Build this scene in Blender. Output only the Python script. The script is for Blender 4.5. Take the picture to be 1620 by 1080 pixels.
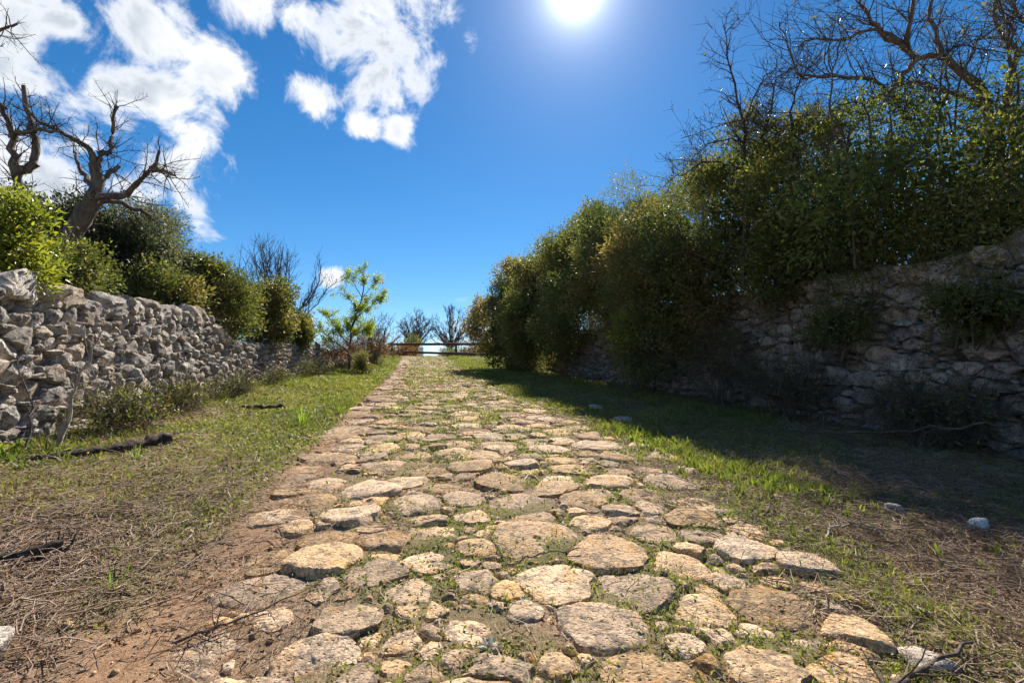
import bpy, bmesh, math
import numpy as np
from mathutils import Vector, Matrix

for o in list(bpy.data.objects):
    bpy.data.objects.remove(o)
scene = bpy.context.scene
COL = scene.collection

# ------------------------------------------------------------------ camera
YAW, PITCH = math.radians(11.1), math.radians(4.47)
cam_data = bpy.data.cameras.new('camera')
cam_data.sensor_width = 36.0
cam_data.lens = 17.0
cam_data.clip_start = 0.05
cam_data.clip_end = 3000
cam = bpy.data.objects.new('camera', cam_data)
COL.objects.link(cam)
cam.location = (0, 0, 1.2)
cam.rotation_euler = (math.pi / 2 + PITCH, 0, -YAW)
scene.camera = cam

# ------------------------------------------------------------------ light
SUN_AZ, SUN_EL = math.radians(19.1), math.radians(40.3)
SUN = Vector((math.cos(SUN_EL) * math.sin(SUN_AZ), math.cos(SUN_EL) * math.cos(SUN_AZ), math.sin(SUN_EL)))
sun_data = bpy.data.lights.new('sun', 'SUN')
sun_data.energy = 5.0
sun_data.angle = math.radians(0.55)
sun_data.color = (1.0, 0.93, 0.82)
sun = bpy.data.objects.new('sun', sun_data)
COL.objects.link(sun)
sun.rotation_euler = SUN.to_track_quat('Z', 'Y').to_euler()
sun.location = (10, 30, 30)

scene.view_settings.view_transform = 'Standard'
scene.view_settings.look = 'None'
scene.view_settings.gamma = 1.0
scene.view_settings.exposure = 0.95
scene.view_settings.use_curve_mapping = False
scene.render.engine = 'CYCLES'
scene.cycles.max_bounces = 4
scene.cycles.diffuse_bounces = 2
scene.cycles.glossy_bounces = 2
scene.cycles.transmission_bounces = 3
scene.cycles.use_denoising = True
scene.cycles.use_light_tree = False


class NT:
    """small node-tree helper"""
    def __init__(self, tree):
        self.t = tree
        self.t.nodes.clear()

    def n(self, kind, **kw):
        node = self.t.nodes.new(kind)
        for k, v in kw.items():
            if k.startswith('i_'):
                key = k[2:]
                key = int(key) if key.isdigit() else key.replace('_', ' ')
                self.put(node.inputs[key], v)
            else:
                setattr(node, k, v)
        return node

    def put(self, sock, v):
        if isinstance(v, bpy.types.NodeSocket):
            self.t.links.new(v, sock)
        elif isinstance(v, bpy.types.Node):
            self.t.links.new(v.outputs[0], sock)
        else:
            if isinstance(v, (tuple, list)) and len(v) == 3 and sock.type == 'RGBA':
                v = (*v, 1.0)
            sock.default_value = v

    def math(self, op, a, b=0.0, c=None, clamp=False):
        m = self.t.nodes.new('ShaderNodeMath')
        m.operation = op
        m.use_clamp = clamp
        self.put(m.inputs[0], a)
        self.put(m.inputs[1], b)
        if c is not None:
            self.put(m.inputs[2], c)
        return m.outputs[0]

    def vmath(self, op, a, b=(0, 0, 0)):
        m = self.t.nodes.new('ShaderNodeVectorMath')
        m.operation = op
        self.put(m.inputs[0], a)
        if op == 'SCALE':
            self.put(m.inputs['Scale'], b)
        else:
            self.put(m.inputs[1], b)
        return m.outputs['Value'] if op in ('DOT_PRODUCT', 'LENGTH', 'DISTANCE') else m.outputs[0]

    def noise(self, vec, scale, detail=4, rough=0.55, dist=0.0):
        m = self.t.nodes.new('ShaderNodeTexNoise')
        self.put(m.inputs['Vector'], vec)
        m.inputs['Scale'].default_value = scale
        m.inputs['Detail'].default_value = detail
        m.inputs['Roughness'].default_value = rough
        m.inputs['Distortion'].default_value = dist
        return m.outputs['Fac']

    def ramp(self, fac, a, b, c0=0.0, c1=1.0):
        m = self.t.nodes.new('ShaderNodeMapRange')
        m.interpolation_type = 'SMOOTHSTEP'
        self.put(m.inputs['Value'], fac)
        m.inputs['From Min'].default_value = a
        m.inputs['From Max'].default_value = b
        m.inputs['To Min'].default_value = c0
        m.inputs['To Max'].default_value = c1
        return m.outputs[0]

    def mix(self, fac, a, b, blend='MIX'):
        m = self.t.nodes.new('ShaderNodeMix')
        m.data_type = 'RGBA'
        m.blend_type = blend
        self.put(m.inputs[0], fac)
        self.put(m.inputs[6], a)
        self.put(m.inputs[7], b)
        return m.outputs[2]


# ------------------------------------------------------------------ sky
world = bpy.data.worlds.new('World')
scene.world = world
world.use_nodes = True
w = NT(world.node_tree)
out = w.n('ShaderNodeOutputWorld')
sky = w.n('ShaderNodeTexSky')
sky.sky_type = 'NISHITA'
sky.sun_disc = False
sky.sun_elevation = SUN_EL
sky.sun_rotation = SUN_AZ
sky.altitude = 900
sky.air_density = 1.0
sky.dust_density = 0.08
sky.ozone_density = 3.5
hs = w.n('ShaderNodeHueSaturation', i_Hue=0.498, i_Saturation=1.30, i_Value=0.90, i_Color=sky)
tc = w.n('ShaderNodeTexCoord')
D = w.vmath('NORMALIZE', tc.outputs['Generated'])
# bright aureole of the sun
cosang = w.math('MAXIMUM', w.vmath('DOT_PRODUCT', D, tuple(SUN)), 0.0)
au = None
for pw, am in ((1500.0, 9.0), (480.0, 3.6), (150.0, 1.5), (40.0, 0.5)):
    v = w.math('MULTIPLY', w.math('POWER', cosang, pw), am)
    au = v if au is None else w.math('ADD', au, v)
aurgb = w.vmath('SCALE', (1.0, 0.98, 0.95), au)
skycol = w.mix(1.0, hs, aurgb, 'ADD')
bg_sky = w.n('ShaderNodeBackground', i_Color=skycol, i_Strength=0.074)
# cumulus banks: angular blobs broken up by noise (azimuth, elevation, half-width, half-height in degrees)
BLOBS = [(-35.8, 23.7, 5.6, 5.3), (-40.1, 26.4, 7.7, 6.4), (-32.2, 28.6, 3.2, 2.8), (-30.3, 25.6, 4.2, 3.4), (-37, 30.5, 4, 3), (-28.0, 30.3, 4.2, 3.9), (-22.8, 29.3, 4.0, 2.6),
         (-26.3, 25.9, 4.6, 3.2), (-24.2, 23.6, 3.6, 1.9), (-31.7, 21.6, 5.5, 5.3), (-25.6, 20.0, 4.4, 4.2), (-23.4, 17.2, 3.4, 3.0),
         (-28.3, 17.8, 4.2, 3.2), (-34.2, 16.8, 5.2, 4.0), (-16.4, 36.0, 6.0, 2.6), (-8.0, 36.6, 8.4, 4.6), (-1.8, 35.0, 5.0, 4.2),
         (-6.1, 31.9, 4.6, 2.6), (-12.2, 29.2, 1.9, 2.7), (-4.5, 27.2, 3.8, 1.5), (-11.0, 41.4, 10.7, 3.4), (-30.7, 36.0, 6.3, 3.4),
         (-10.0, 11.4, 1.4, 0.9), (6.4, 5.7, 3.0, 1.9), (1.8, 3.4, 3.0, 1.6), (-50, 22, 8, 7), (-55, 33, 8, 5),
         (85, 30, 12, 8), (150, 35, 13, 8), (-110, 30, 13, 8), (210, 24, 13, 7)]
# circles in a slightly squashed direction space; the detailed noise is only evaluated near a bank
DS = w.vmath('MULTIPLY', D, (1.0, 1.0, 1.35))
field = None
for (a, e, ra, rb) in BLOBS:
    k = max(1, round(ra / (1.35 * rb)))
    r = rb * 1.35 if k > 1 else 0.5 * (ra + rb * 1.35)
    for q in range(k):
        da = 0.0 if k == 1 else (ra - r) * (2 * q / (k - 1) - 1) / math.cos(math.radians(e))
        A_, E_ = math.radians(a + da), math.radians(e)
        c = (math.cos(E_) * math.sin(A_), math.cos(E_) * math.cos(A_), 1.35 * math.sin(E_))
        v = w.math('MULTIPLY_ADD', w.vmath('DISTANCE', DS, c), -1.0 / math.sin(math.radians(r)), 1.0)
        field = v if field is None else w.math('MAXIMUM', field, v)
n1 = w.noise(D, 9.0, 8, 0.62, 0.35)
dens = w.math('MULTIPLY_ADD', w.math('SUBTRACT', n1, 0.5), 4.6, w.math('MULTIPLY_ADD', field, 0.95, 0.0))
alpha = w.ramp(dens, -0.05, 0.80)
n3 = w.noise(w.vmath('ADD', D, (3, 1, 2)), 8.0, 3, 0.55, 0.0)
thick = w.math('MULTIPLY', w.ramp(dens, 0.35, 1.2), w.ramp(n3, 0.36, 0.60))
ccol = w.mix(thick, (0.93, 0.95, 0.98), (0.52, 0.58, 0.66))
bg_cloud = w.n('ShaderNodeBackground', i_Color=ccol, i_Strength=0.60)
inner = w.n('ShaderNodeMixShader', i_0=alpha, i_1=bg_sky.outputs[0], i_2=bg_cloud.outputs[0])
mixs = w.n('ShaderNodeMixShader', i_0=w.math('GREATER_THAN', field, -1.0), i_1=bg_sky.outputs[0], i_2=inner.outputs[0])
w.put(out.inputs['Surface'], mixs)
world.cycles.sampling_method = 'MANUAL'
world.cycles.sample_map_resolution = 512

# ------------------------------------------------------------------ numpy helpers
rng = np.random.default_rng(11)


_T3 = np.random.default_rng(98).random((64, 64, 64)).astype(np.float32) * 2 - 1


def vnoise(p, seed=0):
    p = p + seed * 5.37
    i = np.floor(p)
    f = (p - i).astype(np.float32)
    i = i.astype(np.int32) & 63
    j = (i + 1) & 63
    u = f * f * (3 - 2 * f)
    x0, y0, z0 = i.T
    x1, y1, z1 = j.T
    ux, uy, uz = u.T
    a = _T3[x0, y0, z0] * (1 - ux) + _T3[x1, y0, z0] * ux
    b = _T3[x0, y1, z0] * (1 - ux) + _T3[x1, y1, z0] * ux
    c = _T3[x0, y0, z1] * (1 - ux) + _T3[x1, y0, z1] * ux
    d = _T3[x0, y1, z1] * (1 - ux) + _T3[x1, y1, z1] * ux
    a = a * (1 - uy) + b * uy
    c = c * (1 - uy) + d * uy
    return a * (1 - uz) + c * uz


def fbm(p, octaves=4, seed=0, gain=0.5):
    p = np.asarray(p, float)
    a, s, r = 1.0, 0.0, 0
    for k in range(octaves):
        r = r + a * vnoise(p * (2.03 ** k) + 17.3 * k, seed + k)
        s += a
        a *= gain
    return r / s


_TAB = np.random.default_rng(99).random((256, 256)).astype(np.float32) * 2 - 1


def _n2(x, y):
    ix = np.floor(x)
    iy = np.floor(y)
    u, v = x - ix, y - iy
    u = u * u * (3 - 2 * u)
    v = v * v * (3 - 2 * v)
    i, j = ix.astype(np.int32) & 255, iy.astype(np.int32) & 255
    i1, j1 = (i + 1) & 255, (j + 1) & 255
    a, b, c, d = _TAB[i, j], _TAB[i1, j], _TAB[i, j1], _TAB[i1, j1]
    a = a + (b - a) * u
    return a + (c + (d - c) * u - a) * v


def fbm2(x, y, scale, octaves=4, seed=0):
    x = np.asarray(x, float) * scale + seed * 13.7
    y = np.asarray(y, float) * scale + seed * 7.1
    a, s_, r = 1.0, 0.0, 0
    for k in range(octaves):
        r = r + a * _n2(x * (0.8 * 2.03 ** k) + y * (0.6 * 2.03 ** k) + 9.3 * k, y * (0.8 * 2.03 ** k) - x * (0.6 * 2.03 ** k) + 3.1 * k)
        s_ += a
        a *= 0.5
    return r / s_


def sstep(a, b, x):
    t = np.clip((x - a) / (b - a), 0, 1)
    return t * t * (3 - 2 * t)


def norm(v):
    return v / np.maximum(np.linalg.norm(v, axis=-1, keepdims=True), 1e-9)


def mk_mesh(name, verts, faces, attrs=None, smooth=True, sharp=0):
    """faces: list of (n,k) int arrays"""
    me = bpy.data.meshes.new(name)
    verts = np.asarray(verts, np.float32)
    me.vertices.add(len(verts))
    me.vertices.foreach_set('co', verts.ravel())
    faces = [np.asarray(f, np.int32) for f in faces if len(f)]
    nl = sum(f.size for f in faces)
    nf = sum(len(f) for f in faces)
    me.loops.add(nl)
    me.loops.foreach_set('vertex_index', np.concatenate([f.ravel() for f in faces]))
    me.polygons.add(nf)
    tot = np.concatenate([np.full(len(f), f.shape[1], np.int32) for f in faces])
    st = np.zeros(nf, np.int32)
    st[1:] = np.cumsum(tot)[:-1]
    me.polygons.foreach_set('loop_start', st)
    me.polygons.foreach_set('loop_total', tot)
    me.polygons.foreach_set('use_smooth', np.full(nf, bool(smooth)))
    for k, v in (attrs or {}).items():
        at = me.attributes.new(k, 'FLOAT', 'POINT')
        at.data.foreach_set('value', np.asarray(v, np.float32))
    me.update()
    if sharp:
        me.set_sharp_from_angle(angle=math.radians(sharp))
    return me


def add(name, me, mat, parent=None, label=None, cat=None, group=None, kind=None, loc=None):
    o = bpy.data.objects.new(name, me)
    COL.objects.link(o)
    if me is not None and mat is not None and not me.materials:
        me.materials.append(mat)
    if loc is not None:
        o.location = loc
    if parent is not None:
        o.parent = parent
        o.matrix_parent_inverse = Matrix.Translation(-parent.location)
    for k, v in (('label', label), ('category', cat), ('group', group), ('kind', kind)):
        if v:
            o[k] = v
    return o


def empty(name, loc, label, cat, group=None, kind=None):
    o = add(name, None, None, None, label, cat, group, kind)
    o.location = loc
    return o


class Geo:
    """collects arrays into one mesh"""
    def __init__(self):
        self.v, self.f, self.a, self.n = [], {}, [], 0

    def add(self, v, f, a):
        v = np.asarray(v, float).reshape(-1, 3)
        for ff in (f if isinstance(f, list) else [f]):
            ff = np.asarray(ff)
            self.f.setdefault(ff.shape[1], []).append(ff + self.n)
        self.v.append(v)
        self.a.append(np.broadcast_to(np.asarray(a, float), (len(v),)))
        self.n += len(v)

    def mesh(self, name, smooth=True):
        return mk_mesh(name, np.concatenate(self.v), [np.concatenate(x) for x in self.f.values()], {'rnd': np.concatenate(self.a)}, smooth)


def tubes(P, Rr, sides=3, seed=0):
    """P (N,K,3) polylines, Rr (N,K) radii -> verts, quads"""
    P = np.asarray(P, float)
    N, K, _ = P.shape
    T = np.empty_like(P)
    T[:, 1:-1] = P[:, 2:] - P[:, :-2]
    T[:, 0] = P[:, 1] - P[:, 0]
    T[:, -1] = P[:, -1] - P[:, -2]
    T = norm(T)
    ref = np.where(np.abs(T[:, :1, 2:3]) > 0.9, np.array([1.0, 0.1, 0]), np.array([0.05, 0.1, 1.0]))
    A = norm(np.cross(T, np.broadcast_to(ref, T.shape)))
    B = np.cross(T, A)
    ang = np.arange(sides) * 2 * np.pi / sides
    V = P[:, :, None] + Rr[:, :, None, None] * (np.cos(ang)[:, None] * A[:, :, None] + np.sin(ang)[:, None] * B[:, :, None])
    idx = np.arange(N * K * sides).reshape(N, K, sides)
    a = idx[:, :-1]
    b = idx[:, 1:]
    F = np.stack([a, np.roll(a, -1, 2), np.roll(b, -1, 2), b], -1).reshape(-1, 4)
    return V.reshape(-1, 3), F


def smooth_line(pts, radii, K, rg, jit=0.0):
    """Catmull-Rom resample of a limb"""
    p = np.array(pts, float)
    r = np.array(radii, float)
    if len(r) == 2 and len(p) != 2:
        r = np.linspace(r[0], r[1], len(p))
    p2 = np.vstack([2 * p[0] - p[1], p, 2 * p[-1] - p[-2]])
    t = np.linspace(0, len(p) - 1 - 1e-6, K)
    i = t.astype(int)
    f = (t - i)[:, None]
    a, b, c, d = p2[i], p2[i + 1], p2[i + 2], p2[i + 3]
    q = 0.5 * ((2 * b) + (-a + c) * f + (2 * a - 5 * b + 4 * c - d) * f ** 2 + (-a + 3 * b - 3 * c + d) * f ** 3)
    if jit:
        q[1:-1] += rg.normal(0, jit, (K - 2, 3))
    return q, np.interp(t, np.arange(len(p)), r)


def grow(P, Rr, n, rg, length, angle=(35, 75), K=5, up=0.1, wig=0.18, tmin=0.25, rr=0.55, rmin=0.0015, tip=0.35, gap=None):
    """n children along parents P (N,K,3)"""
    N, KP, _ = P.shape
    L = np.linalg.norm(P[:, 1:] - P[:, :-1], axis=-1).sum(1)
    pi = rg.choice(N, n, p=L / L.sum())
    t = (tmin + (1 - tmin) * rg.random(n)) * (KP - 1) * 0.999
    i = t.astype(int)
    f = (t - i)[:, None]
    pos = P[pi, i] * (1 - f) + P[pi, i + 1] * f
    tan = norm(P[pi, i + 1] - P[pi, i])
    rad = Rr[pi, i] * (1 - f[:, 0]) + Rr[pi, i + 1] * f[:, 0]
    perp = norm(np.cross(tan, rg.normal(size=(n, 3))))
    an = np.radians(rg.uniform(angle[0], angle[1], n))[:, None]
    d = norm(tan * np.cos(an) + perp * np.sin(an) + np.array([0, 0, up]))
    ln = rg.uniform(length[0], length[1], n) * (0.6 + 0.4 * (1 - t / (KP - 1)))
    out = np.empty((n, K, 3))
    out[:, 0] = pos
    for k in range(1, K):
        d = norm(d + rg.normal(0, wig, (n, 3)) + np.array([0, 0, up * 0.35]))
        out[:, k] = out[:, k - 1] + d * (ln / (K - 1))[:, None]
    r0 = np.maximum(rad * rr, rmin)
    R2 = r0[:, None] * np.linspace(1, tip, K)[None]
    R2 = np.maximum(R2, rmin * 0.6)
    return out, R2


def leaves(C, Dr, L, Wd, rg, droop=0.0, fold=0.18):
    """folded rhombic leaves: centre base C, axis Dr"""
    n = len(C)
    Dr = norm(Dr)
    nr = norm(np.cross(Dr, rg.normal(size=(n, 3))))
    sd = np.cross(Dr, nr)
    L = np.broadcast_to(L, (n,))[:, None]
    Wd = np.broadcast_to(Wd, (n,))[:, None]
    mid = C + Dr * L * 0.48
    V = np.stack([C, mid + sd * Wd * 0.5 + nr * Wd * fold, C + Dr * L, mid - sd * Wd * 0.5 + nr * Wd * fold], 1)
    b = (np.arange(n) * 4)[:, None]
    F = np.concatenate([b + np.array([[0, 1, 2]]), b + np.array([[0, 2, 3]])])
    return V.reshape(-1, 3), F


# ------------------------------------------------------------------ terrain function
SL = 0.0612


def wallx_l(y):
    y = np.asarray(y, float)
    return -4.5 + 0.10 * np.sin(y * 0.31 + 0.6) - 0.006 * (y - 7)


def wallx_r(y):
    return 6.55 + 0.035 * np.asarray(y, float)


def path_l(y):
    y = np.asarray(y, float)
    return -0.92 + 0.06 * np.sin(y * 0.9) + 0.05 * np.sin(y * 2.3 + 1)


def path_r(y):
    y = np.asarray(y, float)
    return 2.32 + 0.08 * np.sin(y * 0.7 + 2) + 0.06 * np.sin(y * 1.9) - 0.60 * sstep(2.7, 1.4, y)


def profile(y):
    y = np.asarray(y, float)
    yc = np.clip(y, -40, 46)
    z = SL * yc + 0.55 * sstep(26, 46, yc)
    return z - 0.015 * np.clip(y - 46, 0, 400)


def bank(x, y):
    x = np.asarray(x, float)
    y = np.asarray(y, float)
    hl = (1.5 - 0.55 * sstep(12, 15, y)) * (1 - 0.75 * sstep(25, 31, y))
    hr = 2.0 * (1 - 0.8 * sstep(29, 38, y))
    fade = 1 - sstep(44, 58, y)
    l = sstep(0.25, 0.6, wallx_l(y) - x) * hl + sstep(0.6, 14, wallx_l(y) - x) * 1.0
    r = sstep(0.25, 0.6, x - wallx_r(y)) * hr + sstep(0.6, 14, x - wallx_r(y)) * 0.6
    return (l + r) * fade


def gz(x, y, fine=True):
    x = np.asarray(x, float)
    y = np.asarray(y, float)
    z = profile(y) + bank(x, y)
    onpath = sstep(-1.3, -0.8, x) * (1 - sstep(2.2, 2.8, x))
    z = z + 0.10 * sstep(-1.6, -4.4, x) * (x < 0) + 0.06 * sstep(3.0, 6.0, x)
    z = z + 0.07 * fbm2(x, y, 0.55, 3, 3) * (1 - 0.6 * onpath)
    if fine:
        near = 1 - sstep(14, 30, y)
        z = z + near * (0.020 * fbm2(x, y, 4.0, 3, 5) + 0.008 * fbm2(x, y, 15.0, 2, 6))
    return z + onpath * (0.012 + 0.026 * fbm2(x, y, 2.6, 2, 7))


def g1(x, y):
    return float(gz(np.array([x]), np.array([y]))[0])


# masks: how green, how bare
def green_mask(x, y):
    x = np.asarray(x, float)
    y = np.asarray(y, float)
    n = fbm2(x, y, 0.9, 4, 21)
    left = sstep(-1.08, -1.42, x)
    right = sstep(2.3, 2.8, x)
    far = sstep(3.0, 9.0, y)
    mulch = np.exp(-(((x + 2.4) / 0.75) ** 2 + ((y - 3.1) / 0.75) ** 2)) + np.exp(-(((x + 1.3) / 0.5) ** 2 + ((y - 2.0) / 0.5) ** 2)) \
        + np.exp(-(((x + 3.9) / 0.7) ** 2 + ((y - 8.2) / 1.6) ** 2)) * 0.8
    gl = left * np.clip(0.70 + 0.14 * far + 0.7 * n - 0.9 * mulch, 0, 1)
    edge = np.exp(-((x - 3.05) / 0.42) ** 2) * sstep(2.6, 3.6, y)
    gr = right * np.clip(0.20 + 0.6 * n + 0.5 * edge + 0.25 * far - 0.5 * sstep(3.5, 1.0, y), 0, 1)
    nm = fbm2(x, y, 2.3, 3, 22)
    mid = (1 - left) * (1 - right) * np.clip(0.68 + 0.5 * n + 1.3 * nm, 0, 1) * sstep(-0.95, -0.3, x) * (1 - 0.55 * sstep(10, 18, y))
    return np.clip(gl + gr + mid, 0, 1)


def bare_mask(x, y):
    x = np.asarray(x, float)
    y = np.asarray(y, float)
    n = fbm2(x, y, 1.4, 4, 31)
    b = np.exp(-((x + 1.08) / 0.25) ** 2) * (0.9 + 0.8 * n) * (1 - sstep(14, 26, y))
    return np.clip(b, 0, 1)


# ------------------------------------------------------------------ materials
def new_mat(name):
    m = bpy.data.materials.new(name)
    m.use_nodes = True
    return m, NT(m.node_tree)


def finish(t, col, rough=0.9, bump=None, bstr=0.5, bdist=0.02, spec=0.3, trans=None, tfac=0.0):
    o = t.n('ShaderNodeOutputMaterial')
    b = t.n('ShaderNodeBsdfPrincipled')
    t.put(b.inputs['Base Color'], col)
    t.put(b.inputs['Roughness'], rough)
    t.put(b.inputs['Specular IOR Level'], spec)
    if bump is not None:
        bm = t.n('ShaderNodeBump', i_Strength=bstr, i_Distance=bdist, i_Height=bump)
        t.put(b.inputs['Normal'], bm.outputs[0])
    sh = b.outputs[0]
    if trans is not None:
        tr = t.n('ShaderNodeBsdfTranslucent', i_Color=trans)
        sh = t.n('ShaderNodeMixShader', i_0=tfac, i_1=sh, i_2=tr.outputs[0]).outputs[0]
    t.put(o.inputs['Surface'], sh)


def attr(t, name):
    a = t.n('ShaderNodeAttribute')
    a.attribute_name = name
    return a.outputs['Fac']


def stone_mat(name, ca, cb, dark, lichen, lich_amt, dark_amt, vein, tint=(0.40, 0.30, 0.21)):
    m, t = new_mat(name)
    pos = t.n('ShaderNodeNewGeometry').outputs['Position']
    rnd = attr(t, 'rnd')
    off = t.vmath('ADD', pos, t.n('ShaderNodeCombineXYZ', i_0=t.math('MULTIPLY', rnd, 9.0), i_1=t.math('MULTIPLY', rnd, 5.0)).outputs[0])
    n1 = t.noise(off, 5.0, 5, 0.65)
    n2 = t.noise(off, 13.0, 7, 0.68, 0.5)
    n3 = t.noise(off, 55.0, 4, 0.7)
    n4 = t.noise(off, 7.0, 6, 0.7, 0.8)
    c = t.mix(t.ramp(n1, 0.42, 0.58), ca, cb)
    c = t.mix(t.math('MULTIPLY', t.ramp(rnd, 0.62, 0.95), 0.55), c, tint)
    c = t.mix(t.math('MULTIPLY', t.ramp(n2, 0.50, 0.585), dark_amt), c, dark)
    c = t.mix(t.math('MULTIPLY', t.ramp(n4, 0.55, 0.60), lich_amt), c, lichen)
    c = t.mix(t.math('MULTIPLY', t.ramp(n3, 0.53, 0.62), 0.75), c, dark)
    c = t.mix(t.math('MULTIPLY', t.ramp(n3, 0.47, 0.36), 0.6), c, vein)
    hv = t.n('ShaderNodeHueSaturation', i_Color=c, i_Saturation=t.ramp(rnd, 0.0, 1.0, 0.95, 1.22), i_Value=t.ramp(t.math('FRACT', t.math('MULTIPLY', rnd, 7.31)), 0.0, 1.0, 0.70, 1.24))
    pits = t.n('ShaderNodeTexVoronoi', i_Vector=off, i_Scale=42.0)
    h = t.math('ADD', t.math('MULTIPLY', n2, 0.9), t.math('MULTIPLY', n3, 0.45))
    h = t.math('ADD', h, t.math('MULTIPLY', t.ramp(pits.outputs['Distance'], 0.05, 0.35), 0.35))
    finish(t, hv.outputs[0], 0.92, h, 1.0, 0.024, 0.2)
    return m


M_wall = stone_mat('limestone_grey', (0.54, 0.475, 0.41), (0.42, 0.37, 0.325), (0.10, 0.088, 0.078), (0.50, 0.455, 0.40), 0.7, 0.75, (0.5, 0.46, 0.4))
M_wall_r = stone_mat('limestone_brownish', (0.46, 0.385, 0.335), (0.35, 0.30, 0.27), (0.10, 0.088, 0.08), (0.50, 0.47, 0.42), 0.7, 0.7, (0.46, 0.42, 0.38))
M_path = stone_mat('limestone_path', (0.65, 0.455, 0.295), (0.47, 0.33, 0.21), (0.17, 0.135, 0.105), (0.58, 0.32, 0.13), 0.55, 0.75, (0.72, 0.58, 0.40), (0.56, 0.395, 0.25))
M_white = stone_mat('pale_stone', (0.68, 0.65, 0.62), (0.6, 0.57, 0.53), (0.36, 0.33, 0.3), (0.7, 0.68, 0.64), 0.4, 0.4, (0.75, 0.73, 0.7))


def ground_mat():
    m, t = new_mat('soil_and_litter')
    pos = t.n('ShaderNodeNewGeometry').outputs['Position']
    gr, ba = attr(t, 'green'), attr(t, 'bare')
    n1 = t.noise(pos, 2.2, 5, 0.6)
    n2 = t.noise(pos, 22.0, 6, 0.65)
    n3 = t.noise(pos, 90.0, 4, 0.7)
    st = t.n('ShaderNodeMapping', i_Vector=pos, i_Scale=(160.0, 28.0, 60.0), i_Rotation=(0, 0, 0.7))
    n4 = t.noise(st.outputs[0], 1.0, 3, 0.6, 0.6)
    c = t.mix(t.ramp(n1, 0.3, 0.7), (0.21, 0.135, 0.085), (0.31, 0.195, 0.12))
    c = t.mix(t.ramp(n2, 0.45, 0.68), c, (0.115, 0.08, 0.053))
    c = t.mix(t.math('MULTIPLY', t.ramp(n4, 0.52, 0.60), 0.7), c, (0.46, 0.36, 0.245))
    soil = t.mix(t.ramp(n2, 0.35, 0.7), (0.37, 0.225, 0.13), (0.27, 0.155, 0.088))
    soil = t.mix(t.math('MULTIPLY', t.ramp(n3, 0.55, 0.7), 0.5), soil, (0.44, 0.31, 0.20))
    c = t.mix(ba, c, soil)
    g = t.mix(t.ramp(n3, 0.35, 0.65), (0.085, 0.105, 0.028), (0.165, 0.15, 0.058))
    c = t.mix(t.math('MULTIPLY', gr, 0.75), c, g)
    h = t.math('ADD', n2, t.math('MULTIPLY', n3, 0.6))
    finish(t, c, 0.95, h, 0.9, 0.02, 0.15)
    return m


M_ground = ground_mat()


def leaf_mat(name, cols, tcol, tfac=0.38, rough=0.42, spec=0.5):
    m, t = new_mat(name)
    rnd = attr(t, 'rnd')
    r = t.n('ShaderNodeValToRGB')
    t.put(r.inputs[0], rnd)
    els = r.color_ramp.elements
    while len(els) < len(cols):
        els.new(0.5)
    for i, c in enumerate(cols):
        els[i].position = i / (len(cols) - 1)
        els[i].color = (*c, 1)
    tc_ = t.mix(1.0, r.outputs[0], tcol, 'MULTIPLY')
    finish(t, r.outputs[0], rough, spec=spec, trans=tc_, tfac=tfac)
    return m


M_mastic = leaf_mat('leaf_dark_evergreen', [(0.046, 0.062, 0.026), (0.084, 0.108, 0.038), (0.13, 0.145, 0.050), (0.22, 0.165, 0.075)], (2.1, 2.1, 1.1), 0.36, 0.5, 0.25)
M_grey = leaf_mat('leaf_grey_green', [(0.032, 0.042, 0.026), (0.06, 0.074, 0.042), (0.10, 0.112, 0.062), (0.15, 0.15, 0.09)], (2.2, 2.2, 1.4), 0.3, 0.5, 0.4)
M_olive = leaf_mat('leaf_olive_green', [(0.044, 0.054, 0.020), (0.078, 0.092, 0.028), (0.125, 0.13, 0.038), (0.20, 0.15, 0.07)], (1.9, 2.0, 0.9), 0.40, 0.45, 0.4)
M_thicket = leaf_mat('leaf_thicket', [(0.06, 0.074, 0.028), (0.105, 0.13, 0.040), (0.16, 0.18, 0.052), (0.26, 0.22, 0.085)], (2.1, 2.2, 0.9), 0.45, 0.5, 0.25)
M_yellow = leaf_mat('leaf_yellow_green', [(0.075, 0.10, 0.02), (0.14, 0.165, 0.028), (0.23, 0.235, 0.04), (0.32, 0.28, 0.06)], (1.7, 1.8, 0.8), 0.5, 0.4, 0.5)
M_fresh = leaf_mat('leaf_fresh_green', [(0.07, 0.12, 0.018), (0.13, 0.20, 0.026), (0.20, 0.26, 0.04), (0.28, 0.30, 0.07)], (1.8, 2.0, 0.9), 0.45, 0.45, 0.4)
M_grass = leaf_mat('grass_blades', [(0.075, 0.10, 0.022), (0.13, 0.155, 0.036), (0.21, 0.205, 0.065), (0.40, 0.32, 0.17)], (1.8, 1.9, 0.9), 0.42, 0.5, 0.35)
M_straw = leaf_mat('dry_straw', [(0.13, 0.078, 0.048), (0.23, 0.145, 0.09), (0.35, 0.245, 0.155), (0.54, 0.43, 0.30)], (1.2, 1.1, 0.9), 0.2, 0.65, 0.3)
M_silver = leaf_mat('silver_leaf', [(0.34, 0.38, 0.30), (0.46, 0.5, 0.42), (0.55, 0.58, 0.5)], (1.0, 1.1, 0.9), 0.25, 0.6, 0.3)
M_weed = leaf_mat('leaf_weed', [(0.055, 0.085, 0.018), (0.10, 0.14, 0.026), (0.16, 0.19, 0.04), (0.27, 0.25, 0.08)], (1.8, 1.9, 0.9), 0.42, 0.5, 0.3)
M_sap = leaf_mat('leaf_spring', [(0.12, 0.17, 0.02), (0.20, 0.26, 0.03), (0.30, 0.34, 0.05), (0.38, 0.37, 0.08)], (1.7, 1.8, 0.8), 0.5, 0.5, 0.3)
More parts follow.
